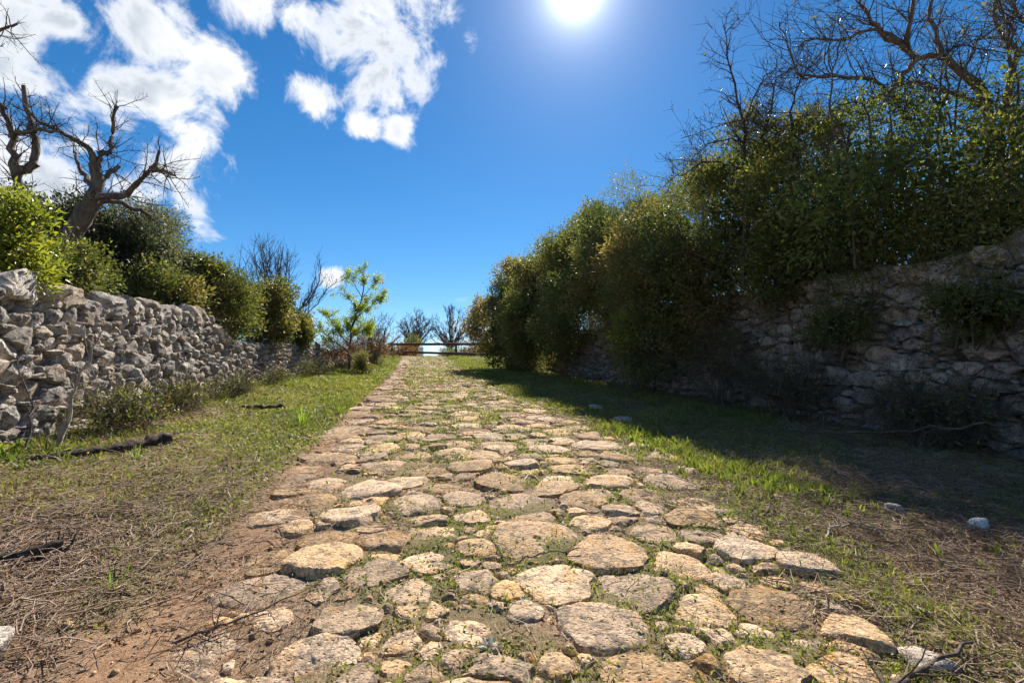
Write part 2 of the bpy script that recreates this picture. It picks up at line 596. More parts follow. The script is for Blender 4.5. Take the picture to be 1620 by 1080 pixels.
M_purple = leaf_mat('purple_petal', [(0.38, 0.22, 0.52), (0.5, 0.32, 0.62)], (1.3, 1.2, 1.4), 0.4, 0.6, 0.2)
M_deadleaf = leaf_mat('dead_leaf', [(0.08, 0.05, 0.028), (0.15, 0.09, 0.045), (0.24, 0.15, 0.075)], (1.8, 1.4, 0.8), 0.35, 0.6, 0.3)


def bark_mat(name, ca, cb, cc, scale=14.0):
    m, t = new_mat(name)
    pos = t.n('ShaderNodeNewGeometry').outputs['Position']
    mp = t.n('ShaderNodeMapping', i_Vector=pos, i_Scale=(1.0, 1.0, 0.3))
    n1 = t.noise(mp.outputs[0], scale, 5, 0.65, 0.5)
    n2 = t.noise(pos, scale * 4, 4, 0.7)
    c = t.mix(t.ramp(n1, 0.35, 0.65), ca, cb)
    c = t.mix(t.math('MULTIPLY', t.ramp(n2, 0.55, 0.7), 0.6), c, cc)
    h = t.math('ADD', n1, t.math('MULTIPLY', n2, 0.4))
    finish(t, c, 0.9, h, 0.9, 0.02, 0.25)
    return m


M_bark = bark_mat('bark_brown_grey', (0.20, 0.155, 0.115), (0.11, 0.083, 0.064), (0.30, 0.25, 0.19))
M_twig = bark_mat('twig_brown', (0.17, 0.125, 0.09), (0.10, 0.075, 0.058), (0.26, 0.20, 0.15), 25)
M_twigdark = bark_mat('twig_dark', (0.105, 0.08, 0.066), (0.06, 0.048, 0.042), (0.17, 0.135, 0.11), 25)
M_pale = bark_mat('dead_wood_pale', (0.42, 0.36, 0.29), (0.30, 0.25, 0.20), (0.5, 0.44, 0.36), 25)
M_cut = bark_mat('cut_twig', (0.33, 0.24, 0.17), (0.19, 0.13, 0.09), (0.46, 0.37, 0.28), 6)
M_char = bark_mat('dark_dead_wood', (0.095, 0.068, 0.050), (0.045, 0.033, 0.026), (0.18, 0.14, 0.105), 28)
M_rail = bark_mat('weathered_rail', (0.11, 0.066, 0.043), (0.065, 0.039, 0.028), (0.16, 0.105, 0.072), 12)
M_core, _t = new_mat('core_earth_void_shade')  # earth tone darkened to paint the shade of voids between the stones
finish(_t, _t.mix(_t.noise(_t.n('ShaderNodeNewGeometry').outputs['Position'], 20.0, 5), (0.045, 0.034, 0.026), (0.085, 0.066, 0.052)), 0.95, spec=0.1)

# ------------------------------------------------------------------ ground and path sheet
def axis(segs):
    a = [segs[0][0]]
    for (s, e, st0, st1) in segs:
        x = s
        L = e - s
        while x < e - 1e-6:
            f = (x - s) / L
            st = st0 * (st1 / st0) ** f
            x = min(e, x + st)
            if e - x < st * 0.4:
                x = e
            a.append(x)
    return np.array(a)


gx = np.concatenate([-axis([(8, 30, 0.8, 4), (30, 500, 15, 60)])[::-1], axis([(-8, -4.6, 0.3, 0.075), (-4.6, 6.8, 0.075, 0.075), (6.8, 11, 0.075, 0.4)])[1:], axis([(11, 30, 0.8, 4), (30, 500, 15, 60)])[1:]])
gy = np.concatenate([-axis([(0.5, 20, 0.4, 2), (20, 120, 8, 30)])[::-1], axis([(-0.5, 1.0, 0.1, 0.05), (1.0, 8, 0.045, 0.10), (8, 60, 0.14, 1.5), (60, 900, 6.0, 60)])[1:]])
X, Y = np.meshgrid(gx, gy)
xf, yf = X.ravel(), Y.ravel()
ZG = gz(xf, yf)
nx, ny = len(gx), len(gy)
idx = np.arange(nx * ny).reshape(ny, nx)
quads = np.stack([idx[:-1, :-1], idx[:-1, 1:], idx[1:, 1:], idx[1:, :-1]], -1).reshape(-1, 4)
cx = xf[quads].mean(1)
cy = yf[quads].mean(1)
inpath = (cx > path_l(cy) - 0.05 + 0.12 * fbm2(cx, cy, 2.5, 2, 8)) & (cx < path_r(cy) + 0.05 + 0.12 * fbm2(cx, cy, 2.5, 2, 9)) & (cy > -4) & (cy < 44)
GV = np.stack([xf, yf, ZG], -1)
GREEN, BARE = green_mask(xf, yf), bare_mask(xf, yf)
onp = ((xf > path_l(yf)) & (xf < path_r(yf)))
BARE = np.clip(BARE + onp * np.clip(0.35 + 0.6 * fbm2(xf, yf, 1.1, 3, 12), 0, 1) * (1 - GREEN * 0.7), 0, 1)


def sub_sheet(name, faces, **kw):
    u, inv = np.unique(faces, return_inverse=True)
    me = mk_mesh(name, GV[u], [inv.reshape(-1, 4)], {'green': GREEN[u], 'bare': BARE[u]})
    return add(name, me, M_ground, **kw)


ground = sub_sheet('ground', quads[~inpath], kind='structure', label='grassy earth verge and fields on both sides of the stone track', cat='ground')
path = sub_sheet('path', quads[inpath], kind='structure', label='old stone paved track climbing between two dry stone walls', cat='path')

# ------------------------------------------------------------------ stones
ICO = {}
for s in (1, 2, 3, 4):
    bm = bmesh.new()
    bmesh.ops.create_icosphere(bm, subdivisions=s, radius=1.0)
    bm.verts.ensure_lookup_table()
    ICO[s] = (np.array([v.co[:] for v in bm.verts]), np.array([[v.index for v in f.verts] for f in bm.faces]))
    bm.free()


def clip(poly, n, d):
    """keep n.p <= d"""
    out = []
    L = len(poly)
    s = [poly[i][0] * n[0] + poly[i][1] * n[1] - d for i in range(L)]
    for i in range(L):
        j = (i + 1) % L
        if s[i] <= 0:
            out.append(poly[i])
        if (s[i] < 0 < s[j]) or (s[j] < 0 < s[i]):
            k = s[i] / (s[i] - s[j])
            out.append((poly[i][0] + (poly[j][0] - poly[i][0]) * k, poly[i][1] + (poly[j][1] - poly[i][1]) * k))
    return out


def dart(x0, x1, y0, y1, rfun, n, rg, start=(), pack=0.86, inside=None):
    pts = [(p[0], p[1], p[2]) for p in start]
    A = np.zeros((len(pts) + n, 3))
    if pts:
        A[:len(pts)] = pts
    c = len(pts)
    cand = np.stack([rg.uniform(x0, x1, n), rg.uniform(y0, y1, n)], -1)
    rr = rfun(cand, rg)
    order = np.argsort(-rr + rg.normal(0, 0.02, n)) if n else []
    for k in order:
        p, r = cand[k], rr[k]
        if inside is not None and not inside(p[0], p[1]):
            continue
        if c:
            dd = (A[:c, 0] - p[0]) ** 2 + (A[:c, 1] - p[1]) ** 2
            if np.any(dd < (pack * (A[:c, 2] + r)) ** 2):
                continue
        A[c] = (p[0], p[1], r)
        c += 1
    return A[:c]


def cells(S, rg, grow_=1.32, n_first=0, g_first=1.2):
    """power diagram cells of seeds (x,y,r), each limited to a rough octagon"""
    out = []
    for i in range(len(S)):
        x, y, r = S[i]
        ph = rg.uniform(0, 6.28)
        k = int(rg.integers(5, 8))
        gw = g_first if i < n_first else grow_
        poly = [(x + math.cos(ph + a * 6.2832 / k) * r * gw * rg.uniform(0.80, 1.22), y + math.sin(ph + a * 6.2832 / k) * r * gw * rg.uniform(0.80, 1.22)) for a in range(k)]
        dx = S[:, 0] - x
        dy = S[:, 1] - y
        d2 = dx * dx + dy * dy
        near = np.where((d2 < ((r + S[:, 2]) * 2.0) ** 2) & (d2 > 1e-9))[0]
        for j in near:
            dd = math.sqrt(d2[j])
            h = (d2[j] + r * r - S[j, 2] ** 2) / (2 * dd)
            n = (dx[j] / dd, dy[j] / dd)
            poly = clip(poly, n, n[0] * x + n[1] * y + h)
            if len(poly) < 3:
                break
        out.append(poly)
    return out


def stone_pts(poly, gap, depth, bump_n, rg, sub, pnorm=11, tilt=0.22, front=0.06, side_tilt=0.12, slope=0.10, cut=0.12):
    """local convex block over polygon (a,b plane), front along +c. returns local verts (a,b,c) about centroid, centroid"""
    P = np.array(poly)
    cen = P.mean(0)
    # area centroid
    q = np.roll(P, -1, 0)
    cr = P[:, 0] * q[:, 1] - q[:, 0] * P[:, 1]
    if abs(cr.sum()) > 1e-9:
        cen = ((P + q) * cr[:, None]).sum(0) / (3 * cr.sum())
    e = q - P
    L = np.linalg.norm(e, axis=1)
    keep = L > 1e-4
    P_, e, L = P[keep], e[keep], L[keep]
    nrm = np.stack([e[:, 1], -e[:, 0]], -1) / L[:, None]
    if cr.sum() < 0:
        nrm = -nrm
    d = ((P_ - cen) * nrm).sum(1) - gap
    if d.min() < 0.012:
        d = np.maximum(d, 0.012)
    N = np.concatenate([nrm, rg.normal(0, side_tilt, (len(nrm), 1)) + slope], 1)
    nl = np.linalg.norm(N, axis=1)
    N, d = N / nl[:, None], d / nl
    fr = [(0, 0, -1)]
    fd = [depth]
    for _ in range(bump_n):
        t = rg.normal(0, tilt, 2)
        v = np.array([t[0], t[1], 1.0])
        v /= np.linalg.norm(v)
        fr.append(tuple(v))
        fd.append(front * rg.uniform(0.75, 1.15))
    N = np.vstack([N, fr])
    d = np.concatenate([d, fd])
    V, F = ICO[sub]
    ext = np.abs(P - cen).max(0)
    dirs = norm(V * np.array([ext[0], ext[1], max(front, depth) * 1.1]))
    dots = np.maximum(dirs @ N.T, 0) / d[None]
    r = (dots ** pnorm).sum(1) ** (-1.0 / pnorm)
    V = dirs * r[:, None]
    F = F[V[F][:, :, 2].max(1) > -cut]
    return V, cen, F


def displace(V, amp, freq, seed, pit=0.0):
    """roughen points V given relative dirs (in place copy)"""
    n = fbm(V * freq, 4, seed, 0.55)
    n2 = fbm(V * freq * 3.1 + 40, 3, seed + 9, 0.6)
    out = n * amp + n2 * amp * 0.45 + fbm(V * freq * 9.0 + 11, 2, seed + 30) * amp * 0.16
    if pit:
        m = fbm(V * freq * 1.7 + 90, 3, seed + 20)
        out -= pit * sstep(0.25, 0.6, m)
    return out


def emit_stones(stones, mat, parent, order_key, n_single, amp, freq, seed, pit, rest_label, name='stone', sharp=0):
    """stones: list of (Vworld, F, outward dirs, rnd). The n_single largest in view become parts, the rest one mass"""
    allV = np.concatenate([s[0] for s in stones])
    allD = np.concatenate([s[2] for s in stones])
    sc = np.concatenate([np.full(len(s[0]), s[4]) for s in stones])
    disp = displace(allV, 1.0, freq, seed, pit)
    allV = allV + allD * (disp * amp * sc)[:, None]
    wf = freq * 0.7
    wa = amp * 0.9 * sc
    allV = allV + np.stack([fbm(allV * wf + o_, 3, seed + 50) for o_ in (3.1, 23.7, 51.9)], -1) * np.stack([wa, wa, wa * 0.35], -1)
    off = np.cumsum([0] + [len(s[0]) for s in stones])
    order = np.argsort(-np.array(order_key))
    for k in order[:n_single]:
        V = allV[off[k]:off[k + 1]]
        c = V.mean(0)
        me = mk_mesh(name, V - c, [stones[k][1]], {'rnd': np.full(len(V), stones[k][3])}, True, sharp)
        add(name, me, mat, parent, loc=tuple(c))
    rest = order[n_single:]
    if len(rest):
        g = Geo()
        for k in rest:
            g.add(allV[off[k]:off[k + 1]], stones[k][1], stones[k][3])
        dm = g.mesh('distant_stones')
        if sharp:
            dm.set_sharp_from_angle(angle=math.radians(sharp))
        add('distant_stones', dm, mat, parent, label=rest_label, kind='stuff')


# --- the paved track
HERO = [(-0.35, 2.00, 0.17, 0.14), (-0.66, 1.90, 0.14, 0.08), (-0.79, 2.21, 0.14, 0.13), (-0.28, 2.29, 0.19, 0.11), (-0.59, 2.38, 0.14, 0.10), (0.26, 2.12, 0.16, 0.13), (-0.03, 2.51, 0.19, 0.12),
        (0.31, 2.52, 0.12, 0.13), (0.72, 2.46, 0.27, 0.19), (0.76, 3.02, 0.36, 0.26), (-0.52, 3.27, 0.21, 0.17), (-0.77, 3.05, 0.16, 0.10), (-0.76, 3.49, 0.11, 0.12), (0.07, 2.86, 0.17, 0.18), (-0.20, 2.95, 0.13, 0.13),
        (0.12, 3.27, 0.21, 0.16), (0.80, 2.05, 0.24, 0.19), (0.81, 1.68, 0.23, 0.15), (1.27, 1.65, 0.18, 0.14), (1.07, 1.87, 0.08, 0.12), (1.28, 2.11, 0.19, 0.15), (1.66, 2.09, 0.21, 0.21), (1.43, 2.56, 0.22, 0.17),
        (1.53, 2.98, 0.20, 0.16), (1.94, 2.65, 0.20, 0.14), (1.93, 3.19, 0.24, 0.17), (2.05, 2.18, 0.13, 0.15), (1.61, 1.62, 0.12, 0.10), (0.30, 1.80, 0.13, 0.12), (0.50, 2.02, 0.09, 0.12), (-0.05, 2.06, 0.10, 0.08),
        (0.00, 3.86, 0.25, 0.22), (-0.45, 3.70, 0.25, 0.2), (0.80, 3.76, 0.28, 0.26), (0.80, 4.36, 0.32, 0.28), (1.51, 4.70, 0.22, 0.26), (1.29, 3.69, 0.19, 0.2), (1.71, 4.18, 0.23, 0.24), (1.48, 3.42, 0.15, 0.14),
        (0.22, 4.32, 0.2, 0.22), (-0.38, 4.30, 0.28, 0.24), (0.40, 3.55, 0.16, 0.15), (1.82, 3.72, 0.21, 0.20), (-0.78, 4.05, 0.20, 0.22)]
prng = np.random.default_rng(4)
start = [(h[0], h[1], 0.5 * (h[2] + h[3]) * 1.02) for h in HERO]


def path_r_fun(c, rg):
    return np.clip(rg.lognormal(math.log(0.125), 0.45, len(c)), 0.05, 0.28)


def in_path(x, y):
    return path_l(y) + 0.02 < x < path_r(y) + 0.0


S1 = dart(-1.0, 2.45, -1.5, 16, path_r_fun, 7000, prng, start, 0.72, in_path)
S1 = dart(-1.0, 2.45, 0.8, 12, lambda c, rg: rg.uniform(0.025, 0.08, len(c)), 16000, prng, S1, 0.80, in_path)
S2 = dart(-1.0, 2.45, 16, 40, lambda c, rg: np.clip(rg.lognormal(math.log(0.19), 0.3, len(c)), 0.1, 0.3), 9000, prng, (), 0.84, in_path)
# loose stones straggling past the right edge of the track
S3 = dart(2.35, 2.95, 3.2, 16, lambda c, rg: rg.uniform(0.05, 0.11, len(c)), 60, prng, (), 1.9)
SP = np.concatenate([S1, S2, S3])
polys = cells(SP, prng, 1.8, len(HERO), 1.42)
OCC_X0, OCC_Y0, OCC_S = -1.2, -1.6, 0.02
occ = np.zeros((230, 900), bool)     # footprint of stones up to y = 16 m
stones, keys = [], []
for i, poly in enumerate(polys):
    if len(poly) < 3:
        continue
    x, y, r = SP[i]
    hero = i < len(HERO)
    A = np.array(poly)
    if not hero and prng.random() < (0.15 if r < 0.11 else 0.06) and y < 14:
        continue
    gap = prng.uniform(0.004, 0.016) if hero else prng.uniform(0.004, 0.022)
    gap = min(gap, r * 0.22)
    sub = (4 if r > 0.12 else (3 if r > 0.06 else 2)) if y < 4.0 else ((3 if r > 0.09 else 2) if y < 7 else (2 if y < 15 else 1))
    fr = prng.uniform(0.014, 0.030) * min(1.3, 0.55 + r / 0.2)
    V, cen, F = stone_pts(poly, gap, 0.09, 4, prng, sub, 28, 0.05, fr, 0.30, 0.30, 0.035)
    tilt = prng.normal(0, 0.05, 2)
    zc = g1(cen[0], cen[1]) + (-0.003 if hero else 0.0) + 0.007 * prng.normal() + (0.015 if y > 9 else 0)
    W = np.stack([V[:, 0] + cen[0], V[:, 1] + cen[1], V[:, 2] + zc + V[:, 0] * tilt[0] + V[:, 1] * (tilt[1] + SL)], -1)
    stones.append((W, F, norm(V), prng.random(), min(1.0, r / 0.15)))
    keys.append(r / max(1.0, math.hypot(x, y)) ** 1.5 if y > 0.9 else 0)
    if y < 16:
        bx0, bx1 = A[:, 0].min(), A[:, 0].max()
        by0, by1 = A[:, 1].min(), A[:, 1].max()
        ii = np.arange(max(0, int((bx0 - OCC_X0) / OCC_S)), min(229, int((bx1 - OCC_X0) / OCC_S) + 1))
        jj = np.arange(max(0, int((by0 - OCC_Y0) / OCC_S)), min(899, int((by1 - OCC_Y0) / OCC_S) + 1))
        gxx, gyy = np.meshgrid(ii * OCC_S + OCC_X0, jj * OCC_S + OCC_Y0, indexing='ij')
        ins = np.ones(gxx.shape, bool)
        q = np.roll(A, -1, 0)
        sgn = np.sign((A[:, 0] * q[:, 1] - q[:, 0] * A[:, 1]).sum())
        for k in range(len(A)):
            ex, ey = q[k] - A[k]
            ll = math.hypot(ex, ey)
            if ll < 1e-5:
                continue
            ins &= ((gyy - A[k, 1]) * ex - (gxx - A[k, 0]) * ey) * sgn / ll > gap + 0.010
        occ[ii[0]:ii[-1] + 1, jj[0]:jj[-1] + 1] |= ins
emit_stones(stones, M_path, path, keys, 300, 0.034, 7.0, 41, 0.4, 'worn pale paving stones farther up the track', sharp=40)


def on_stone(x, y):
    i = np.clip(((x - OCC_X0) / OCC_S).astype(int), 0, 229)
    j = np.clip(((y - OCC_Y0) / OCC_S).astype(int), 0, 899)
    r = occ[i, j]
    r[(x < OCC_X0) | (x > OCC_X0 + 4.58) | (y > 16.3)] = False
    return r


# --- dry stone walls
def build_wall(name, label, side, y0, y1, hfun, mat, seed, rmed, caps, ncap_seed):
    rg = np.random.default_rng(seed)
    wx = wallx_l if side < 0 else wallx_r
    wall = empty(name, (float(wx(0.5 * (y0 + y1))), 0.5 * (y0 + y1), g1(float(wx(12)) - side * 0.5, 0.5 * (y0 + y1))), label, 'stone wall', kind='thing')
    asp = 0.56
    hmax = max(hfun(y) for y in np.linspace(y0, y1, 40))
    S = dart(y0, y1, -0.12, hmax / asp, lambda c, r_: np.clip(r_.lognormal(math.log(rmed), 0.46, len(c)) * (1.10 - 0.25 * c[:, 1] * asp / hmax), 0.035, 0.26), 26000, rg, (), 0.64,
             lambda u, v: v * asp < hfun(u) - 0.02)
    st, keys = [], []
    for (S_i, poly) in zip(S, cells(S, rg, 1.9)):
        if len(poly) < 3:
            continue
        ca, sa = math.cos(0.0), math.sin(0.0)
        poly = [(p[0], p[1] * asp) for p in poly]
        u, v, r = S_i[0], S_i[1] * asp, S_i[2]
        near = u < 11
        sub = (3 if r > (0.065 if side < 0 else 0.1) and (side < 0 or u < 7) else 2) if u < 11.5 else (2 if u < 15 else 1)
        V, cen, F = stone_pts(poly, rg.uniform(-0.010, 0.002) if side < 0 else rg.uniform(0.002, 0.012), 0.22, 4, rg, sub, 34, 0.36, rg.uniform(0.05, 0.10), 0.16, 0.16)
        u, v = cen
        proud = rg.normal(0, 0.022 if side < 0 else 0.04)
        zb = g1(float(wx(u)) - side * 0.55, u)
        zb = profile(np.array([u]))[0] + 0.05
        x = wx(u) + side * (0.10 * v) - side * proud
        W = np.stack([x - side * V[:, 2], V[:, 0] + u, V[:, 1] + v + zb + V[:, 0] * SL], -1)
        Dn = norm(V)
        Dw = np.stack([-side * Dn[:, 2], Dn[:, 0], Dn[:, 1]], -1)
        if side > 0:
            F = F[:, ::-1]
        else:
            F = F
        st.append((W, F, Dw, rg.random(), min(1.0, r / 0.12)))
        keys.append(r / math.hypot(u, 4.5))
    # heavy coping blocks along the top
    cr = np.random.default_rng(ncap_seed)
    y = caps[0]
    while y < caps[1]:
        L = cr.uniform(0.28, 0.72) if cr.random() < 0.85 else cr.uniform(0.7, 1.0)
        hgt = cr.uniform(0.20, 0.36)
        dep = cr.uniform(0.30, 0.45)
        yc = y + L / 2
        Vi, F = ICO[3]
        N = [(1, 0, 0), (-1, 0, 0), (0, 1, 0), (0, -1, 0), (0, 0, 1), (0, 0, -1)]
        dd = [dep / 2, dep / 2, L / 2, L / 2, hgt / 2, hgt / 2]
        N = [np.array(n) + cr.normal(0, 0.16, 3) for n in N]
        for _ in range(6):
            n = norm(cr.normal(size=3))
            N.append(n)
            dd.append(float(np.abs(n) @ np.array([dep, L, hgt]) / 2 * cr.uniform(0.68, 0.9)))
        N = norm(np.array(N))
        dirs = norm(Vi * np.array([dep, L, hgt]))
        r = ((np.maximum(dirs @ N.T, 0) / np.array(dd)) ** 12).sum(1) ** (-1 / 12)
        V = dirs * r[:, None]
        hh = hfun(yc)
        zt = profile(np.array([yc]))[0] + 0.05 + hh + hgt * 0.34
        roll = cr.normal(0, 0.10)
        W = np.stack([V[:, 0] + wx(yc) + side * (0.10 * hh + dep * 0.30), V[:, 1] * 1.04 + yc, V[:, 2] + zt + V[:, 1] * (SL + roll)], -1)
        st.append((W, F, norm(V), cr.random(), 1.9))
        keys.append(2 * L / math.hypot(yc, 4.5))
        y += L * cr.uniform(0.90, 1.02)
    emit_stones(st, mat, wall, keys, 300, 0.024, 11.0, seed + 70, 0.6, 'small rubble stones in the farther stretch of the wall', sharp=24)
    # earth and rubble heart, its dark colour standing in for shade in the gaps
    us = np.linspace(y0, y1, 60)
    g = Geo()
    V = []
    for u in us:
        zb = profile(np.array([u]))[0] - 0.3
        ht = hfun(u) + 0.28
        xf_ = float(wx(u)) + side * 0.17
        V += [(xf_, u, zb), (xf_ + side * 0.12, u, zb + ht), (xf_ + side * 0.62, u, zb + ht), (xf_ + side * 0.62, u, zb)]
    V = np.array(V)
    V = V + 0.02 * rg.normal(size=V.shape)
    F = []
    for k in range(len(us) - 1):
        for j in range(4):
            a, b = k * 4 + j, k * 4 + (j + 1) % 4
            F.append((a, b, b + 4, a + 4))
    F += [(0, 1, 2, 3), (len(V) - 4, len(V) - 3, len(V) - 2, len(V) - 1)]
    g.add(V, np.array(F), 0.5)
    add('rubble_core', g.mesh('rubble_core', False), M_core, wall)
    return wall


def h_left(u):
    return float(1.68 - 0.48 * sstep(12.0, 13.6, np.float64(u)) - 0.25 * sstep(23, 27, np.float64(u)) + 0.05 * math.sin(u * 2.1) + 0.04 * math.sin(u * 5.3))


def h_right(u):
    return float(2.26 - 0.25 * sstep(12, 20, np.float64(u)) + 0.05 * math.sin(u * 1.7 + 1) + 0.03 * math.sin(u * 4.6))


wall_l = build_wall('dry_stone_wall', 'sunlit grey dry stone wall along the left verge with big coping blocks', -1, 3.6, 27.0, h_left, M_wall, 5, 0.088, (3.7, 13.3), 7)
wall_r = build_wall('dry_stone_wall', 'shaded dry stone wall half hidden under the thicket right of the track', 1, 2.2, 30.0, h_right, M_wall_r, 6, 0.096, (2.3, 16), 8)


# ------------------------------------------------------------------ plants
def crown_geo(rg, cen, rad, n_clusters, per, leaf, spread=0.16, lump=0.28, lumpf=2.2, fill=0.55, seed=0, low=-0.8, cbias=0.0, aspect=0.42, side=None):
    """leaf clusters through a lumpy ellipsoid. returns Geo and cluster centres"""
    cen, rad = np.array(cen, float), np.array(rad, float)
    # boughs: smaller rounded masses spread over the shrub, each covered with leaf sprays
    rl0 = np.clip(0.30 * rad.min(), 0.10, 0.62)
    nb = int(np.clip(0.55 * 4 * np.pi * (rad.prod() ** (2 / 3)) / (rl0 ** 2 * 2.6), 6, 90))
    bd = norm(rg.normal(size=(nb * 4, 3)))
    bd = bd[bd[:, 2] > low]
    if side is not None:     # thinner on the flank away from the track
        bd = bd[(bd[:, 0] - 0.3 * bd[:, 1] < side) | (rg.random(len(bd)) < 0.45)]
    bd = bd[:nb]
    bf = rg.uniform(0.55, 0.88, len(bd)) * (1 + lump * 1.3 * fbm(bd * lumpf + seed * 1.7, 2, seed))
    bc = cen + bd * rad * bf[:, None]
    br = rl0 * rg.uniform(0.65, 1.45, len(bd))
    wgt = br ** 2 / (br ** 2).sum()
    bi = rg.choice(len(bd), n_clusters, p=wgt)
    d = norm(rg.normal(size=(n_clusters, 3)) + 0.75 * bd[bi] + np.array([0, 0, 0.25]))
    n = n_clusters
    C = bc[bi] + d * (br[bi] * (0.62 + 0.45 * rg.random(n) ** 0.6) * (1 + 0.35 * fbm(d * 3 + bi[:, None] * 0.7, 2, seed)))[:, None]
    tone = rg.normal(0, 0.16, len(bd))
    tone[rg.random(len(bd)) < 0.08] += 0.45      # a few browned boughs
    tone = tone[bi]
    lsz = rg.uniform(0.7, 1.5, len(bd))[bi]
    g = Geo()
    cl_r = np.clip(0.5 + 0.55 * fbm(C * 1.1, 3, seed + 3) + 0.16 * rg.normal(size=n) + tone + cbias, 0, 1)
    k = rg.poisson(per, n).clip(3)
    ci = np.repeat(np.arange(n), k)
    m = len(ci)
    outd = norm(d * np.array([1, 1, 1]) + np.array([0, 0, 0.35]))
    along = rg.random(m)[:, None] * spread * 1.8
    off = rg.normal(0, spread * 0.55, (m, 3))
    P = C[ci] + outd[ci] * (along - spread * 0.6) + off
    Dl = norm(outd[ci] * 0.6 + off / spread * 0.7 + rg.normal(0, 0.55, (m, 3)))
    L = leaf * rg.uniform(0.6, 1.35, m) * lsz[ci]
    V, F = leaves(P, Dl, L, L * aspect * rg.uniform(0.8, 1.25, m), rg)
    a = np.clip(cl_r[ci] + rg.normal(0, 0.13, m), 0, 1)
    g.add(V, F, np.repeat(a, 4))
    # stray shoots breaking the outline
    ns = max(4, int(n * 0.035))
    si = rg.choice(n, ns)
    kk = 12
    tt = np.linspace(0.1, 1, kk)[None, :, None]
    sdir = norm(d[si] + np.array([0, 0, 0.6]) + rg.normal(0, 0.35, (ns, 3)))
    sl = (rg.uniform(0.8, 2.6, ns) * spread * 1.6)[:, None, None]
    q = (C[si][:, None] + sdir[:, None] * sl * tt + rg.normal(0, 0.012, (ns, kk, 3))).reshape(-1, 3)
    ld = norm(np.repeat(sdir, kk, 0) + rg.normal(0, 0.8, (ns * kk, 3)))
    L = leaf * rg.uniform(0.6, 1.1, ns * kk)
    V, F = leaves(q, ld, L, L * aspect, rg)
    g.add(V, F, np.repeat(np.clip(np.repeat(cl_r[si], kk) + rg.normal(0.08, 0.12, ns * kk), 0, 1), 4))
    # larger leaves deep inside, darkened for inner shade, close the view through the shrub
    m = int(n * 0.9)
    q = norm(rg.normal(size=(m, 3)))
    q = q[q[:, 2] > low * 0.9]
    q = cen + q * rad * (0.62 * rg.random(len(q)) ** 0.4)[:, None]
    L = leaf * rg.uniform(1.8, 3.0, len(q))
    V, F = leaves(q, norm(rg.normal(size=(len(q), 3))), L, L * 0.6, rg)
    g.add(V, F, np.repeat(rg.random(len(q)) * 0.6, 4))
    return g, C, d


def stems_geo(rg, base, C, n, r0=0.035, K=5, sag=0.25):
    """limbs from base region to some cluster centres"""
    sel = rg.choice(len(C), n, replace=n > len(C))
    base = np.array(base, float)
    b = base + rg.normal(0, 0.18, (n, 3)) * np.array([1, 1, 0.1])
    e = C[sel]
    t = np.linspace(0, 1, K)[None, :, None]
    P = b[:, None] * (1 - t) + e[:, None] * t
    P[:, :, 2] += sag * np.sin(t[:, :, 0] * np.pi) * rg.uniform(-0.3, 1.0, (n, 1))
    P[:, 1:-1] += rg.normal(0, 0.07, (n, K - 2, 3))
    R_ = r0 * rg.uniform(0.5, 1.2, (n, 1)) * np.linspace(1, 0.18, K)[None]
    return P, R_


def shrub(name, label, base_xy, cen_z, rad, mat, nclu, per, leaf, seed, stems=26, twigs=200, spread=0.16, lump=0.28, cat='shrub', group=None, low=-0.8,
          fill=0.55, twig_mat=None, twig_out=0.12, r0=0.035, cbias=0.0, twig_len=(0.25, 0.7), aspect=0.42, dxy=(0, 0), side=None, zoff=0.0):
    rg = np.random.default_rng(seed)
    x, y = base_xy
    zb = g1(x, y)
    root = empty(name, (x, y, zb), label, cat, group)
    cen = (x + dxy[0], y + dxy[1], profile(np.array([y]))[0] + cen_z)
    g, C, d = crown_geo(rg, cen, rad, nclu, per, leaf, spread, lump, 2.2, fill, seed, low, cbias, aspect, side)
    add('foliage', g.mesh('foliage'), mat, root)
    P, R_ = stems_geo(rg, (x, y, zb - 0.1 + zoff), C, stems, r0)
    s = Geo()
    V, F = tubes(P, R_, 4)
    s.add(V, F, 0.5)
    if twigs:
        P2, R2 = grow(P, R_, int(twigs * 0.55), rg, twig_len, (20, 70), 3, 0.12, 0.2, 0.45, 0.5, 0.0028)
        V, F = tubes(P2, R2, 3)
        s.add(V, F, 0.5)
        # bare twig ends poking through the outline
        sel = rg.choice(len(C), twigs // 3)
        dd = norm(d[sel] + np.array([0, 0, 0.4]) + rg.normal(0, 0.35, (len(sel), 3)))
        ln = rg.uniform(0.6, 1.6, len(sel)) * twig_out * 3
        t = np.linspace(-0.6, 1, 4)[None, :, None]
        P3 = C[sel][:, None] + dd[:, None] * ln[:, None, None] * t + rg.normal(0, 0.015, (len(sel), 4, 3))
        V, F = tubes(P3, 0.0035 * np.linspace(1.2, 0.4, 4)[None] * np.ones((len(sel), 1)), 3)
        s.add(V, F, 0.5)
    add('stems', s.mesh('stems'), twig_mat or M_twig, root, kind='stuff')
    return root, C, g


